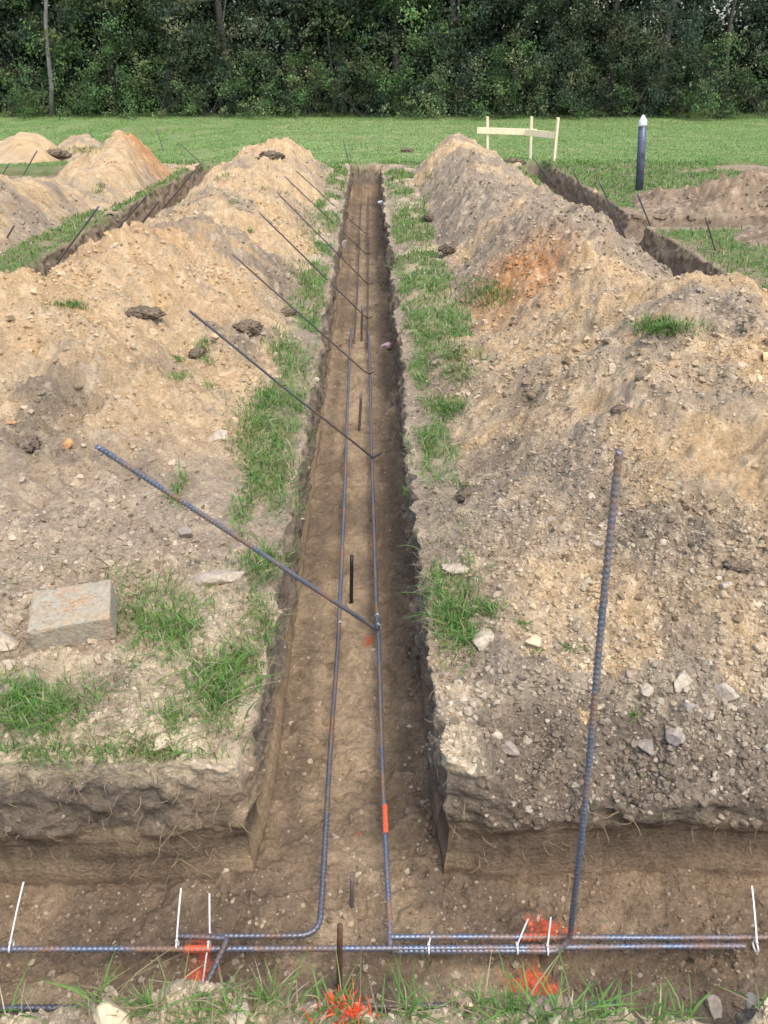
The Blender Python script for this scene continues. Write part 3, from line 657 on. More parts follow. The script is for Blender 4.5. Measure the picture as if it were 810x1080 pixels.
# torn sods of turf: dark clumps on the heaps
def sod(label, px, py, size, sd):
    loc, nr, nm = hit(px, py); V = ICO3[0]*1.; V = V*(1+.35*fbm(V[:, 0]*1.8+sd, V[:, 1]*1.8+V[:, 2], 5, sd, .65)[:, None]+.12*np.random.default_rng(sd).normal(size=(len(V), 1)))*np.array([1.2, .8, .4])*size
    C = np.tile(np.array([[.17, .13, .09]]), (len(V), 1))*np.random.default_rng(sd+1).uniform(.6, 1.5, (len(V), 1))
    o = link('sod', mesh_np('sod', V, ICO3[1], C, M_CLOD, True), label=label, category='clod', group='dark torn sods lying on the soil'); o.location = loc; o.rotation_euler = (0, 0, sd)
sod('dark root filled sod on the bare strip right of the central trench', 495, 521, .055, 1)
sod('long dark sod with roots at the left edge, left of the orange clod', 28, 468, .06, 2)
sod('dark root clump in the slope of the near right heap', 778, 596, .04, 3)
sod('dark lump halfway up the near right heap, above the tall bar', 653, 432, .035, 4)
sod('dark sod on the left ridge, right of its middle, above the small grass sprout', 262, 345, .09, 5)
sod('dark sod low on the left ridge, above the leaning bars', 152, 330, .08, 6)
sod('dark lump on the crest of the left ridge near its far end', 285, 165, .16, 7)
0 and sod('dark clump beside the bend of the right hand trench', 700, 262, .22, 8)
sod('dark clump at the left side of the far left heap', 60, 163, .2, 9)
sod('dark sod on the far right ridge, near its left foot', 478, 262, .10, 10)
sod('dark sod at the far end of the right ridge', 430, 160, .14, 11)
sod('dark sod at the foot of the left ridge, beside the third leaning dowel', 300, 330, .07, 13)
sod('small dark sod on the flank of the left ridge under the second leaning dowel', 208, 372, .05, 14)
sod('dark sod on the left flank of the far right ridge, below its crest', 455, 230, .09, 15)
sod('dark clump at the end of the right hand trench', 541, 172, .16, 12)

# ------------------------------------------------------------------ concrete block
loc, nr, nm = hit(80, 668)
import bmesh
bm = bmesh.new(); bmesh.ops.create_cube(bm, size=1.); bmesh.ops.subdivide_edges(bm, edges=bm.edges[:], cuts=30, use_grid_fill=True)
Q = np.array([v.co[:] for v in bm.verts]); hs = np.array([.122, .09, .05]); Q = Q*2*hs; inn = np.clip(Q, -(hs-.007), hs-.007); dd = Q-inn; ln = np.linalg.norm(dd, axis=1)[:, None]; Q = inn+dd/np.maximum(ln, 1e-6)*np.minimum(ln, .007)
nn = dd/np.maximum(ln, 1e-6); edge = (np.abs(np.abs(Q)-hs) < .012).sum(1) >= 2
nz = fbm(Q[:, 0]*40+Q[:, 2]*23, Q[:, 1]*40+Q[:, 2]*31, 4, 95)
Q = Q+nn*(.0016*nz-.010*np.clip(nz-.18, 0, 1)*edge)[:, None]
for v, q in zip(bm.verts, Q): v.co = q
bme = bpy.data.meshes.new('concrete_block'); bm.to_mesh(bme); bm.free(); bme.materials.append(M_CONC); bme.polygons.foreach_set('use_smooth', [True]*len(bme.polygons))
blk = link('concrete_block', bme, label='dusty rectangular concrete block with crumbs of orange clay on top, on the left bank', category='block')
blk.location = pty(79, 652, loc.y+.03)+Vector((0, 0, .012)); blk.rotation_euler = (R(9), R(-3), R(12))
bpy.context.view_layer.update()
cb = []
for _ in range(70):
    cb.append((rng.normal(-.01, .05), rng.normal(.0, .035), .0425))
cb = cb[:60]
crm = [mesh_np('clay_crumb', LUMPS1[k]*.0042, ICO1[1], np.tile([[.46, .31, .18]], (12, 1)), M_CLOD, False) for k in range(3)]
for k, (x, y, z) in enumerate(cb):
    o = link('clay_crumb', crm[k % 3], blk); o.location = (max(-.11, min(.11, x)), max(-.075, min(.075, y)), .051); q = rng.uniform(.5, 1.6); o.scale = (q*1.3, q, q*.7); o.rotation_euler = (0, 0, k)

# ------------------------------------------------------------------ reinforcing bars
def path(pts, step=.02, rb=.04):
    """polyline with rounded bends, evenly resampled"""
    P = [Vector(p) for p in pts]; out = [P[0]]
    for i in range(1, len(P)-1):
        a = (P[i-1]-P[i]); b = (P[i+1]-P[i]); r = min(rb, a.length*.45, b.length*.45)
        p0 = P[i]+a.normalized()*r; p2 = P[i]+b.normalized()*r
        for k in range(7):
            t = k/6; out.append(p0*(1-t)**2+P[i]*2*t*(1-t)+p2*t*t)
    out.append(P[-1]); L = [0]
    for i in range(1, len(out)): L.append(L[-1]+(out[i]-out[i-1]).length)
    n = max(2, int(L[-1]/step)); res = []; j = 0
    for i in range(n+1):
        s = L[-1]*i/n
        while j < len(out)-2 and L[j+1] < s: j += 1
        t = (s-L[j])/max(1e-9, L[j+1]-L[j]); res.append(out[j].lerp(out[j+1], min(1, t)))
    return res
def bar_mesh(pts, r=.0075, ribs=True, rb=.04, sag=0):
    step = .0046 if ribs else .06
    P = path(pts, step, rb)
    if len(P) > 20:
        sdw = float(pts[0][0]*7+pts[0][1]*3); L_ = (P[-1]-P[0]).length
        for i, q in enumerate(P):
            t = i/(len(P)-1); a = math.sin(t*math.pi)*.0018*min(L_, 1.5); P[i] = q+Vector((a*math.sin(sdw+t*7), a*math.sin(sdw*2+t*6), a*.6*math.sin(sdw*3+t*5)))
    n = 10 if ribs else 7
    k = len(P); T = [(P[min(i+1, k-1)]-P[max(i-1, 0)]).normalized() for i in range(k)]
    nr = T[0].orthogonal().normalized(); V = np.zeros((k, n, 3)); ang = np.linspace(0, 2*math.pi, n, endpoint=False)
    for i in range(k):
        nr = (nr-T[i]*nr.dot(T[i])).normalized(); b = T[i].cross(nr)
        rr = r*(1.26 if (ribs and i % 3 == 0) else .97)
        tilt = .35 if ribs else 0
        V[i] = np.array(P[i])+rr*(np.cos(ang)[:, None]*np.array(nr)+np.sin(ang)[:, None]*np.array(b)) + (np.cos(ang)*r*tilt)[:, None]*np.array(T[i])
    idx = np.arange(k*n).reshape(k, n); a = idx[:-1]; b = idx[1:]
    Fc = np.stack([a, np.roll(a, -1, 1), np.roll(b, -1, 1), b], -1).reshape(-1, 4)
    V = V.reshape(-1, 3); c0, c1 = len(V), len(V)+1; V = np.vstack([V, np.array(P[0]), np.array(P[-1])])
    caps = [(idx[0, (j+1) % n], idx[0, j], c0, c0) for j in range(n)]+[(idx[-1, j], idx[-1, (j+1) % n], c1, c1) for j in range(n)]
    return V, Fc, [c[:3] for c in caps]
def bar(name, label, pts, r=.0075, ribs=True, mat=None, rb=.04, group=None, paint=None, cat='rebar'):
    V, Fc, caps = bar_mesh(pts, r, ribs, rb); o0 = Vector(pts[0])
    me = bpy.data.meshes.new(name); me.from_pydata([tuple(v-np.array(o0)) for v in V], [], [tuple(int(i) for i in f) for f in Fc]+[tuple(int(i) for i in c) for c in caps]); me.update()
    me.materials.append(mat or M_BAR); me.polygons.foreach_set('use_smooth', [True]*len(me.polygons))
    o = link(name, me, label=label, category=cat)
    if group: o['group'] = group
    o.location = o0
    if paint:
        a, b = Vector(paint[0])-o0, Vector(paint[1])-o0
        V, Fc, caps = bar_mesh([a, b], r*1.22, False, rb); m2 = bpy.data.meshes.new('paint_mark'); m2.from_pydata([tuple(v) for v in V], [], [tuple(int(i) for i in f) for f in Fc]); m2.update(); m2.materials.append(M_PAINT)
        link('paint_mark', m2, o)
    return o
BZ = -.425
def B(px, py, z=BZ): return ptz(px, py, z)
g1 = 'ribbed bars lying across the near trench'
ya, yb = B(0, 998), B(810, 997)
def crossbar(px0, px1, pyc, z, ext0=0, ext1=0):
    a, b = B(px0, pyc, z), B(px1, pyc, z); a.x -= ext0; b.x += ext1; return a, b
a, b = crossbar(0, 786, 998, BZ, .9, 0)
c1 = bar('rebar', 'long blue grey ribbed bar lying across the whole near trench, marked orange left of centre', [a, b], .0074, group=g1, paint=(a.lerp(b, (B(196, 996).x-a.x)/(b.x-a.x)), a.lerp(b, (B(224, 996).x-a.x)/(b.x-a.x))))
a2 = B(412, 994.5, BZ+.0005); b2 = B(812, 996, BZ); b2.x += .5; a2.y += .016; b2.y += .012
bar('rebar', 'ribbed bar across the right half of the near trench, marked orange between two ties', [a2, b2], .0074, group=g1, paint=(a2.lerp(b2, (550-412)/(812-412)*B(812,996).x/b2.x), a2.lerp(b2, (587-412)/(812-412)*B(812,996).x/b2.x)))
a3, b3 = crossbar(-20, 655, 1060, BZ, .8, 0)
bar('rebar', 'nearest bar, lowest in the photo, half hidden by grass at the near bank', [a3, b3], .008, mat=M_BARD, group=g1)
# long bars with hooked ends
le = B(338, 986); 
bar('rebar', 'left hooked bar whose brownish end bends left along the crossing bar', [B(186, 990, BZ+.012)+Vector((0, .006, 0)), B(336, 990, BZ+.012)+Vector((0, .006, 0)), B(358, 655, BZ+.0)], .0072, rb=.06, mat=M_RUST, group='long bars lying along the central trench')
bar('rebar', 'right hooked bar bending right under the crossing bar, with an orange mark', [B(590, 1003, BZ-.004), B(411, 1003, BZ-.004), B(411, 985, BZ), B(398, 648, BZ)], .0072, rb=.035, mat=M_BAR, group='long bars lying along the central trench', paint=(B(411, 985).lerp(B(398, 648), .225), B(411, 985).lerp(B(398, 648), .30)))
def along(X0, Y0, X1, Y1): return [Vector((X0, Y0, BZ)), Vector((X1, Y1, BZ-.004))]
g2 = 'long bars lying along the central trench'
p = B(360, 672); bar('rebar', 'left long bar of the central trench, second piece, starting beside the nearest leaning bar', along(p.x-.012, p.y, B(371, 345).x-.005, B(371, 345).y), .0072, True, group=g2)
p = B(397, 640); bar('rebar', 'right long bar of the central trench, second piece, passing the middle red mark', along(p.x+.0, p.y-.1, B(389, 352).x, B(389, 352).y), .0072, True, group=g2)
bar('rebar', 'left long bar in the far part of the central trench', along(B(374, 350).x, B(374, 350).y-.3, -.14, 10.6), .0075, False, M_BARD, group=g2)
bar('rebar', 'right long bar in the far part of the central trench', along(B(387, 350).x-.0, B(387, 350).y-.3, -.03, 10.6), .0075, False, M_BARD, group=g2)
bar('rebar', 'farthest left bar on the trench floor, reaching to its end', along(-.155, 10.2, -.15, 13.9), .0075, False, M_BARD, group=g2)
bar('rebar', 'farthest right bar on the trench floor, reaching to its end', along(-.05, 10.2, -.04, 13.9), .0075, False, M_BARD, group=g2)
# tall upright at the right, its foot hooked under the crossing bars
tb = B(598, 992, BZ+.004); top = pty(653, 476, tb.y+.02)
bar('rebar', 'tall blue grey ribbed bar standing in the near trench before the big heap', [B(418, 1001, BZ-.006)+Vector((0, -.006, 0)), B(588, 1001, BZ-.004)+Vector((0, -.006, 0)), tb+Vector((.004, -.008, .02)), top],   .0066, True, rb=.075, group='tall dowel bars standing in the trenches')
# dowels leaning over the left rim
D = Vector((-.314, -.24, .44))
DW = [(398, 664, 103, 471, 'nearest and thickest leaning dowel, blue grey, with its raised end over the left heap toe', True),
      (393, 483, 200, 328, 'second nearest leaning dowel, dark, resting on the left rim above the tall green tuft', True),
      (388, 395, 245, 268, 'third leaning dowel back along the left rim of the central trench', False),
      (387, 336, 274, 225, 'fourth leaning dowel back along the left rim of the central trench', False),
      (388, 300, 292, 203, 'fifth leaning dowel back along the left rim of the central trench', False),
      (386, 268, 300, 186, 'sixth leaning dowel back, thin in the distance over the left rim', False),
      (386, 247, 312, 180, 'farthest leaning dowel over the left rim of the central trench', False)]
for i, (bx, by, tx, ty, lab, rb_) in enumerate(DW):
    b0 = B(bx, by, BZ+.01); t0 = pty(tx, ty, b0.y-.58-.03*(i > 2))
    foot = b0+Vector((.045, .07, -.005)) if i else b0+Vector((.0, .16, -.01))
    bar('rebar', lab, [foot, b0, t0], .0076 if i == 0 else (.0056 if i < 3 else .0060), rb_, M_BAR if i == 0 else M_BARD, .012, group='dowel bars leaning over the left rim of the central trench')
# stakes standing in the floor
def stake(label, px, py0, py1, mat=M_RUST, r=.0075, px1=None):
    b0 = ptz(px, py0, -DEP); t0 = pty(px1 or px, py1, b0.y); bar('rebar_stake', label, [b0-Vector((0, 0, .05)), t0], r, False, mat, group='short bar stakes driven into the trench floor', cat='stake')
stake('short rusty stake in front of the crossing bars in the near trench', 357, 1046, 976, plain('brown_rust', (.13, .075, .045), .85, .4, 60), .0078, 358.5)
stake('short black stake standing between the long bars, just behind the nearest leaning dowel', 370, 637, 586, plain('black_stake', (.02, .02, .02), .5), .0085, 371)
stake('short dark stake beyond the second leaning dowel', 378, 457, 415, M_BARD, .009, 381)
stake('short dark stake beyond the third leaning dowel', 381, 360, 322, M_BARD, .010, 382)
stake('short brown stake behind the hook of the left bar', 371, 958, 925, M_RUST, .006)
# short bent rusty bar
e = B(213, 1049, -.40); bar('rebar', 'short rusty bent bar running from the crossing bar down to the near bank', [B(190, 992, BZ+.018)+Vector((0, .012, 0)), B(240, 993, BZ+.02)+Vector((0, .006, .004)), e], .0068, True, M_RUST, .015)
# far dowels in the side trenches
g3 = 'thin dowel bars standing in the side trenches'
FD = [(50, 292, 104, 218, -.15, -.3, 'dark dowel leaning right over the left trench, nearest of those there'), (0, 263, 15, 238, -.05, -.2, 'short dark dowel at the left edge of the photo, in front of the sandy heap'),
      (117, 250, 156, 205, -.2, -.3, 'left one of a close pair of dowels leaning over the left trench'), (144, 242, 168, 212, -.2, -.3, 'right one of a close pair of dowels leaning over the left trench'),
      (178, 213, 212, 172, -.1, -.3, 'dowel leaning right near the far end of the left trench'), (212, 172, 189, 151, 0, -.1, 'thin dowel leaning left against the field at the end of the left trench'),
      (172, 158, 165, 135, 0, 0, 'dowel standing on the right flank of the tall orange topped heap'), (103, 156, 94, 136, 0, 0, 'right leg of the crossed pair of thin dowels left of the orange topped heap'),
      (90, 156, 94.5, 138, 0, 0, 'left leg of the crossed pair of thin dowels left of the orange topped heap'), (69, 164, 70, 144, 0, 0, 'upright thin dowel behind the mat of cut turf'),
      (24, 186, 39, 159, 0, -.1, 'dowel leaning right in front of the small pale heaps at the left'), (33, 153, 27, 138, 0, 0, 'thin dowel between the two small pale heaps'), (1, 187, 10, 172, 0, 0, 'tiny dowel at the left edge, below the small pale heaps'),
      (617, 206, 603, 177, 0, -.1, 'thin dowel at the far side of the right trench, right of the batter board'), (661, 254, 632, 192, -.2, -.2, 'long dowel leaning left out of the bend of the right trench'),
      (692, 253, 672, 204, -.2, -.2, 'dowel leaning left in front of the foot of the blue grey post'), (756, 270, 744, 229, -.05, -.1, 'dowel standing on the grass right of the bend of the right trench'),
      (577, 186, 561, 165, -.05, -.1, 'short thin dowel below the batter board'), (368, 172, 362, 148, -.02, 0, 'thin dowel standing at the far end of the central trench')]
for bx, by, tx, ty, z, dy, lab in FD:
    b0 = ptz(bx, by, z); t0 = pty(tx, ty, b0.y+dy); b1 = b0-(t0-b0).normalized()*.25
    bar('rebar', lab, [b1, t0], .0085, False, M_BARD, group=g3)
# bars on the floor of the right trench bend
bar('rebar', 'bar lying across the bend of the right trench', [ptz(655, 257, -.2), ptz(700, 256, -.2)], .012, False, M_BARD)

# ------------------------------------------------------------------ cable ties
def tie(label, px, py, tails, z=BZ, along_y=False, r=.012):
    c = B(px, py, z); o = empty('cable_tie', c, label=label, category='cable tie', group='white cable ties on the bars')
    m = MB(); k = 16; V = []; Fc = []
    for i in range(k):
        a = 2*math.pi*i/k
        for rr, w in ((r, -.0022), (r, .0022), (r+.0012, .0022), (r+.0012, -.0022)):
            V.append((rr*math.cos(a), w, rr*math.sin(a)) if along_y else (w, rr*1.25*math.cos(a), rr*math.sin(a)))
    for i in range(k):
        j = (i+1) % k
        for q in range(4): Fc.append((i*4+q, j*4+q, j*4+(q+1) % 4, i*4+(q+1) % 4))
    m.add(V, Fc); m.build('loop', M_TIE, o)
    h = MB(); h.box((0, .0, r+.002), (.007, .006, .006)); h.build('head', M_TIE, o, bevel=.001)
    if tails:
        t = MB(); P0 = Vector((0, 0, r+.002)); P = []
        for i in range(9):
            s = i/8; tgt = Vector(tails[0])-c; P.append(P0.lerp(tgt, s)+Vector((0, 0, .003*math.sin(s*math.pi))))
        w = .0022; side = Vector((1, 0, 0)); V = []; Fc = []
        for q in P: V += [q-side*w, q+side*w, q+side*w+Vector((0, -.0012, .0008)), q-side*w+Vector((0, -.0012, .0008))]
        for i in range(8):
            for a in range(4): Fc.append((i*4+a, i*4+(a+1) % 4, (i+1)*4+(a+1) % 4, (i+1)*4+a))
        Fc += [(3, 2, 1, 0), (32, 33, 34, 35)]; t.add(V, Fc); t.build('tail', M_TIE, o)
def tl(px, py, Y0, dy): return pty(px, py, Y0+dy)
y0 = B(0, 997).y
tie('long white tie at the far left of the crossing bar, tail pointing up', 12, 998, [tl(25, 930, y0, .10)])
tie('long white tie left of the orange mark, tail pointing straight up', 187, 996, [tl(191, 937, y0, .09)])
tie('long white tie right of the left orange mark, with its tail pointing up', 222, 990, [tl(221, 942, y0, .08)])
tie('white tie whose tail hangs down over the red sprayed earth beside the rusty bent bar', 220.5, 997, [tl(213, 1044, y0, -.08)])
tie('short white tie just right of the hooked bar end', 452, 1000, [tl(456, 982, y0, .03)])
tie('white tie left of the right orange mark, tail slanting right', 545, 1000, [tl(557, 969, y0, .05)])
tie('white tie on the right orange mark beside the foot of the tall bar', 577, 1001, [tl(581, 967, y0, .05)])
tie('white tie at the right end of the doubled bars, tail pointing up', 797, 998, [tl(793, 934, y0, .10)])
tie('white tie at the foot of the nearest leaning dowel', 399, 661, None, along_y=True, r=.011)
tie('small white tie on the right long bar just behind the nearest dowel foot', 398, 650, None, along_y=True, r=.010)
tie('small white tie on the left long bar where its two pieces meet', 359, 658, None, along_y=True, r=.010)

# ------------------------------------------------------------------ batter board and post
bb = empty('batter_board', ptz(540, 168, 0), label='raw pine batter board of three stakes and two rails standing on the field', category='batter board')
inv = bb.location.copy()
def stk(px, py0, py1, px1, y):
    a = ptz(px, py0, 0); t0 = pty(px1, py1, a.y); d = t0-a; M = d.to_track_quat('Z', 'Y').to_matrix()
    m = MB(); L = d.length+.1; m.box((0, 0, 0), (.10, .04, L)); o = m.build('stake', M_WOOD, bb, bevel=.003); o.rotation_euler = M.to_euler(); o.location = a+d*.5-d.normalized()*.05-inv
    return a, t0
s1 = stk(514, 166, 123, 514, 0); s2 = stk(559, 167, 123, 560.5, 0); s3 = stk(584, 171, 124, 588.5, 0)
def rail(p, q, h=.10):
    d = q-p; m = MB(); m.box((0, 0, 0), (d.length, .022, h)); o = m.build('rail', M_WOOD, bb, bevel=.003); o.rotation_euler = d.to_track_quat('X', 'Z').to_euler(); o.location = (p+q)/2-inv
rail(pty(503, 137.5, s1[0].y-.035), pty(566, 139.5, s2[0].y-.035)); rail(pty(554, 139.5, s2[0].y+.0-.062), pty(588, 143, s3[0].y-.035))
pb = ptz(674, 202, 0); pt_ = pty(678.5, 121, pb.y)
post = empty('post', pb, label='dark blue grey round post with a white pointed cap standing in the field edge', category='post')
d = pt_-pb; m = MB(); L = d.length
m.tube([Vector((0, 0, -.1)), Vector((0, 0, L*.5)), Vector((0, 0, L*.86))], .052, 20); m.build('shaft', M_NAVY, post, True)
m = MB(); m.tube([Vector((0, 0, L*.8602)), Vector((0, 0, L*.88)), Vector((0, 0, L*.93)), Vector((0, 0, L*.985)), Vector((0, 0, L))], [.054, .054, .050, .018, .006], 20); m.build('cap', M_CAP, post, True)
post.rotation_euler = d.to_track_quat('Z', 'Y').to_euler()

# ------------------------------------------------------------------ trees
def leafcloud(centres, radii, per, size, pal, seed, cx=(1, 1, .8)):
    r = np.random.default_rng(seed); P = []; C = []
    for (c, rad) in zip(centres, radii):
        n = max(20, int(per*rad*rad/.16)); v = r.normal(size=(n, 3)); v /= np.linalg.norm(v, axis=1)[:, None]
        v *= (r.random((n, 1))**.5)*rad*np.array(cx)*(1+.35*r.normal(size=(n, 1))); P.append(np.array(c)+v)
        base = pal[r.integers(len(pal))]; C.append(np.array(base)*r.uniform(.7, 1.4, (n, 1))*r.uniform(.6, 1.55))
    P = np.vstack(P); C = np.vstack(C); n = len(P)
    a = r.normal(size=(n, 3)); a[:, 2] -= .4; a /= np.linalg.norm(a, axis=1)[:, None]; b = np.cross(a, r.normal(size=(n, 3))); b /= np.linalg.norm(b, axis=1)[:, None]
    s = size*r.uniform(.6, 1.3, (n, 1)); w = s*.28
    V = np.stack([P-a*s*.5, P+b*w, P+a*s*.5, P-b*w], 1).reshape(-1, 3); Fc = np.arange(n*4).reshape(n, 4)
    ok = V[:, 2].reshape(n, 4).min(1) > .0; Fc = Fc[ok]
    used = np.unique(Fc); re = np.zeros(len(V), dtype=np.int64); re[used] = np.arange(len(used))
    return V[used], re[Fc], np.repeat(C, 4, axis=0)[used]
DARK = [(.072, .105, .062), (.085, .122, .066), (.064, .096, .062), (.10, .13, .068), (.13, .14, .078)]
MIDG = [(.095, .165, .062), (.115, .19, .068), (.08, .135, .058), (.145, .18, .08)]
def tree_meshes(seed, H, W, low, pal, n=150, per=150, size=.085, bark=M_BARK):
    r = np.random.default_rng(seed); m = MB(); q = Vector((0, 0, -.1)); P = [q.copy()]; d = Vector((r.normal(0, .06), r.normal(0, .06), 1))
    for i in range(9):
        d = (d+Vector((r.normal(0, .07), r.normal(0, .07), 0))).normalized(); q = q+d*H*.9/9; P.append(q.copy())
    m.tube(P, [.11*(1-i/10)+.02 for i in range(10)], 8); cen = []; rad = []
    for i in range(26):
        k = r.integers(1, 9); s = P[k]; az = r.uniform(0, 6.28); L = W*.5*r.uniform(.6, 1.1)*(1-.35*abs(k/9-.4)); dd = Vector((math.cos(az), math.sin(az), r.uniform(-.1, .6))); B_ = [s.copy()]
        for j in range(5): dd = (dd+Vector(r.normal(0, .22, 3))).normalized(); B_.append(B_[-1]+dd*L/5)
        m.tube(B_, [.035, .028, .021, .014, .009, .004], 5, False)
        for j in (2, 3, 4, 5): cen.append(tuple(B_[j])); rad.append(r.uniform(.22, .5))
    for i in range(n):
        z = low+(H-low)*r.random()**.85; t = (z-low)/(H-low); env = W*.5*(math.sin(min(1, .22+t*.85)*math.pi)**.5 if t < .9 else .35); az = r.uniform(0, 6.28); rr = env*r.random()**.4
        cen.append((rr*math.cos(az), rr*math.sin(az), z)); rad.append(r.uniform(.18, .48))
    V, Fc, C = leafcloud(cen, rad, per, size, pal, seed+1)
    tm = bpy.data.meshes.new('trunk'); tm.from_pydata(m.V, [], m.Fc); tm.update(); tm.materials.append(bark); tm.polygons.foreach_set('use_smooth', [True]*len(tm.polygons))
    return tm, mesh_np('crown', V, Fc, C, M_LEAF, True)
def bush_meshes(seed, H, W, pal, n=60, per=190, size=.07):
    r = np.random.default_rng(seed); m = MB(); cen = []; rad = []
    for i in range(7):
        az = r.uniform(0, 6.28); d = Vector((math.cos(az)*.6, math.sin(az)*.6, 1)).normalized(); P = [Vector((r.normal(0, .1), r.normal(0, .1), -.05))]
        for j in range(4): d = (d+Vector(r.normal(0, .2, 3))).normalized(); P.append(P[-1]+d*H*.22)
        m.tube(P, [.012, .010, .008, .006, .003], 5, False)
    for i in range(n):
        z = H*r.random()**1.35; env = W*.5*math.sqrt(max(.05, 1-(z/H)**2)); az = r.uniform(0, 6.28); rr = env*r.random()**.5
        cen.append((rr*math.cos(az), rr*math.sin(az), z)); rad.append(r.uniform(.12, .34))
    V, Fc, C = leafcloud(cen, rad, per, size, pal, seed+1)
    tm = bpy.data.meshes.new('stems'); tm.from_pydata(m.V, [], m.Fc); tm.update(); tm.materials.append(M_BARK)
    return tm, mesh_np('foliage', V, Fc, C, M_LEAF, True)
TM = [tree_meshes(300+i, 7.5+i*.5, 4.4, .3, DARK if i != 2 else MIDG, bark=M_BARKP if i in (1, 3) else M_BARK) for i in range(5)]
BM = [bush_meshes(400+i, 1.5+.25*i, 2.6, MIDG if i != 3 else DARK) for i in range(4)]
def TLY(x): return 25.3-.045*x
def tree(px, back, k, rz, sc, label, name='leafy_tree', cat='tree', group='trees standing along the edge of the wood', meshes=None, parts=('trunk', 'crown')):
    Y = 25.2+back; g = pty(px, 125, Y); o = empty(name, (g.x, TLY(g.x)+back, 0), label=label, category=cat, group=group); o.rotation_euler = (0, 0, rz); o.scale = (sc, sc, sc)
    for q, me in zip(parts, meshes[k]): link(q, me, o)
    return o
TL = [(-20, 1.8, 0, 'dark leafy tree at the left edge of the photo'), (52, 2.6, 1, 'tree with a pale upright trunk near the left edge of the wood'), (112, 1.6, 2, 'bushy mid green tree above the sandy heaps at the left'),
      (178, 2.2, 3, 'dark tree right behind the tall orange topped heap'), (245, 1.7, 4, 'dark tree standing over the gap between the left heaps'), (305, 1.9, 0, 'dark tree above the far end of the left ridge'),
      (362, 2.4, 1, 'tree in line with the far end of the central trench, left side'), (425, 1.6, 2, 'mid green tree just right of the line of the central trench'), (485, 2.3, 3, 'tree with forked pale trunks left of the batter board'),
      (540, 1.8, 4, 'dark tree right behind the batter board'), (600, 1.7, 0, 'dark tree between the batter board and the post'), (640, 2.4, 1, 'tree with a thin pale trunk just left of the blue grey post'),
      (688, 1.6, 3, 'very dark tree right of the blue grey post'), (905, 2.2, 4, 'dark tree at the right edge of the photo')]
for i, (px, back, k, lab) in enumerate(TL): tree(px, back, k, i*1.7, .9+.2*((i*37) % 10)/10, lab, meshes=TM)
BL = [(5, 0, 'low green bush at the left edge of the wood'), (58, 1, 'bright leafy bush left of the orange topped heap'), (120, 2, 'rounded green bush behind the orange topped heap'), (172, 0, 'broad bright green bush at the foot of the wood, left of centre'),
      (215, 3, 'dark low bush right of the broad bright one'), (262, 1, 'low bush above the start of the left ridge crest'), (325, 2, 'light green vine covered bush above the far end of the left ridge'), (380, 3, 'dark bush in line with the central trench'), (432, 1, 'low bush above the crest of the right ridge'),
      (475, 3, 'dark bush left of the batter board'), (535, 2, 'dark green bush behind the batter board'), (578, 3, 'dark bush right behind the last batter board stake'), (622, 0, 'yellowish green bush between batter board and post'), (655, 3, 'dark bush left behind the post'), (712, 3, 'dark bush right behind the post'),
      (752, 1, 'low green bush near the right end of the wood edge'), (800, 3, 'dark bush at the right edge of the photo')]
for i, (px, k, lab) in enumerate(BL): tree(px, .25+.5*((i*7) % 5)/5, k, i*2.1, .8+.35*((i*13) % 7)/7, lab, 'bush', 'bush', 'bushes along the foot of the wood', BM, ('stems', 'foliage'))
# the wood behind reads as one mass
r = np.random.default_rng(5); cen = []; rad = []
for _ in range(2600):
    x = r.uniform(-22, 22); y = TLY(x)+r.uniform(1.2, 9); top = 8.5 
    z = top*r.random(); 
    if .352 < x/y < .402 and z > 2.3: continue
    cen.append((x, y, z)); rad.append(r.uniform(.5, 1.1))
V, Fc, C = leafcloud(cen, rad, 34, .2, [(.055, .085, .05), (.07, .10, .055), (.05, .075, .045)], 6)
link('distant_wood', mesh_np('distant_wood', V, Fc, C, M_LEAF, True), kind='stuff', label='dark mass of trees and undergrowth filling the wood behind its edge')
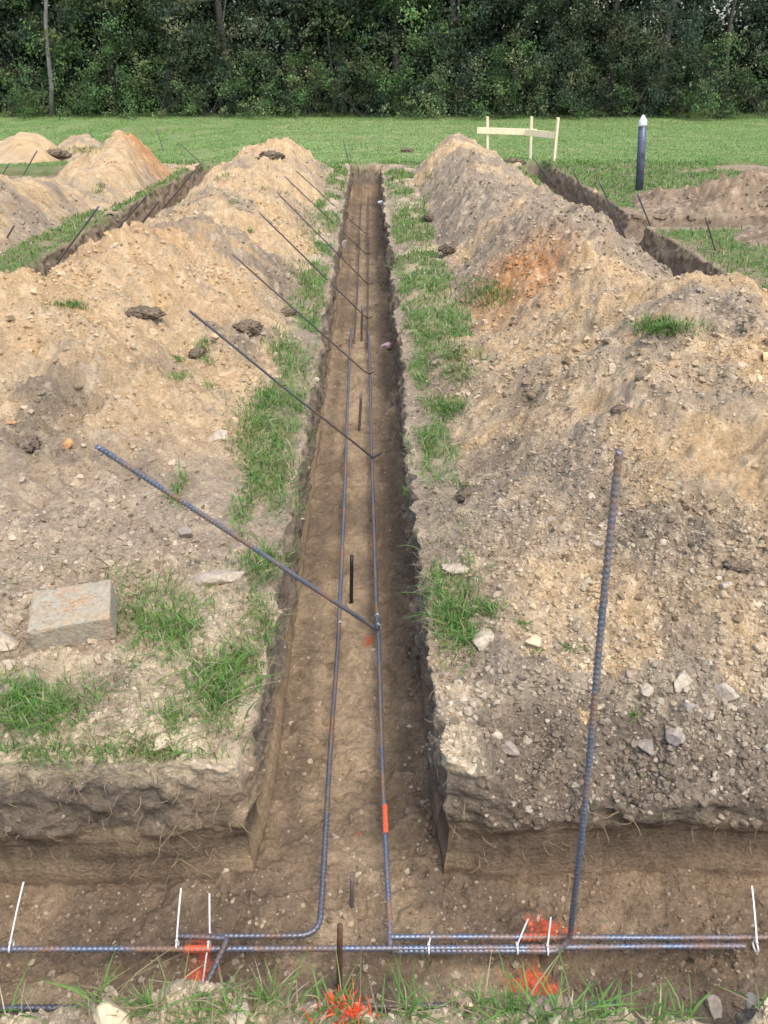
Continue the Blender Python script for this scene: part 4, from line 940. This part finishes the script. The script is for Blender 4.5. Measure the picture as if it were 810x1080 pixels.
# bare pale trunks that show
def trunk(px0, py0, px1, py1, Y, r0, label, fork=None, mat=M_BARKP):
    b0 = pty(px0, py0, Y); b0.z = 0; t0 = pty(px1, py1, Y); d = (t0-b0); top = b0+d*2.2
    o = empty('bare_tree', b0, label=label, category='tree', group='thin bare trunks showing in the wood')
    P = [Vector((0, 0, -.1))]+[(top-b0)*(i/8)+Vector((math.sin(i*1.7)*.05, 0, 0)) for i in range(1, 9)]
    m = MB(); m.tube(P, [r0*(1-.08*i) for i in range(9)], 8); m.build('trunk', mat, o, True)
    m = MB()
    for i in range(5):
        s = P[4+i % 4]; sg = 1 if i % 2 else -1; dd = Vector((sg*.7, -.1, .8)); Q = [s]
        for j in range(5): dd = (dd+Vector(np.random.default_rng(i*9+j).normal(0, .2, 3))).normalized(); Q.append(Q[-1]+dd*.3)
        m.tube(Q, [r0*.25, r0*.2, r0*.17, r0*.12, r0*.08, r0*.04], 5, False)
    m.build('branches', mat, o, True)
trunk(54, 125, 49, 0, 25.9, .07, 'thick pale trunk near the left top corner of the photo')
trunk(492, 125, 484, 0, 27.0, .05, 'pale trunk left of the batter board with side branches')
trunk(678, 125, 688, 0, 26.6, .045, 'thin pale leaning trunk above the blue grey post')
trunk(352, 125, 345, 0, 27.0, .04, 'thin grey trunk above the far end of the central trench')
trunk(758, 125, 775, 0, 26.2, .08, 'dark leaning trunk in front of the sky gap at the top right', mat=M_BARK)
trunk(232, 125, 238, 0, 27.0, .035, 'thin dead trunk over the gap between the left heaps')

# ------------------------------------------------------------------ light
w = bpy.data.worlds.new('World'); S.world = w; w.use_nodes = True; nt = w.node_tree
sky = nt.nodes.new('ShaderNodeTexSky'); sky.sky_type = 'NISHITA'; sky.sun_disc = False
EL, AZ = R(62), R(150)      # azimuth from +Y clockwise
sky.sun_elevation = EL; sky.sun_rotation = AZ; sky.dust_density = 3.; sky.air_density = 1.; sky.ozone_density = 1.
bg = nt.nodes['Background']; bg.inputs['Strength'].default_value = .15
nt.links.new(sky.outputs[0], bg.inputs['Color'])
sd = bpy.data.lights.new('sun', 'SUN'); sd.energy = .95; sd.angle = R(38); sd.color = (1, .94, .85)
so = bpy.data.objects.new('sun', sd); COL.objects.link(so)
dirv = Vector((math.sin(AZ)*math.cos(EL), math.cos(AZ)*math.cos(EL), math.sin(EL)))
so.rotation_euler = dirv.to_track_quat('Z', 'Y').to_euler()
S.view_settings.view_transform = 'Standard'; S.view_settings.look = 'None'; S.view_settings.exposure = 1.15; S.view_settings.gamma = 1; S.view_settings.use_curve_mapping = False
S.cycles.max_bounces = 5; S.cycles.diffuse_bounces = 3; S.cycles.transparent_max_bounces = 4; S.cycles.caustics_reflective = False; S.cycles.caustics_refractive = False
S.cycles.use_denoising = True
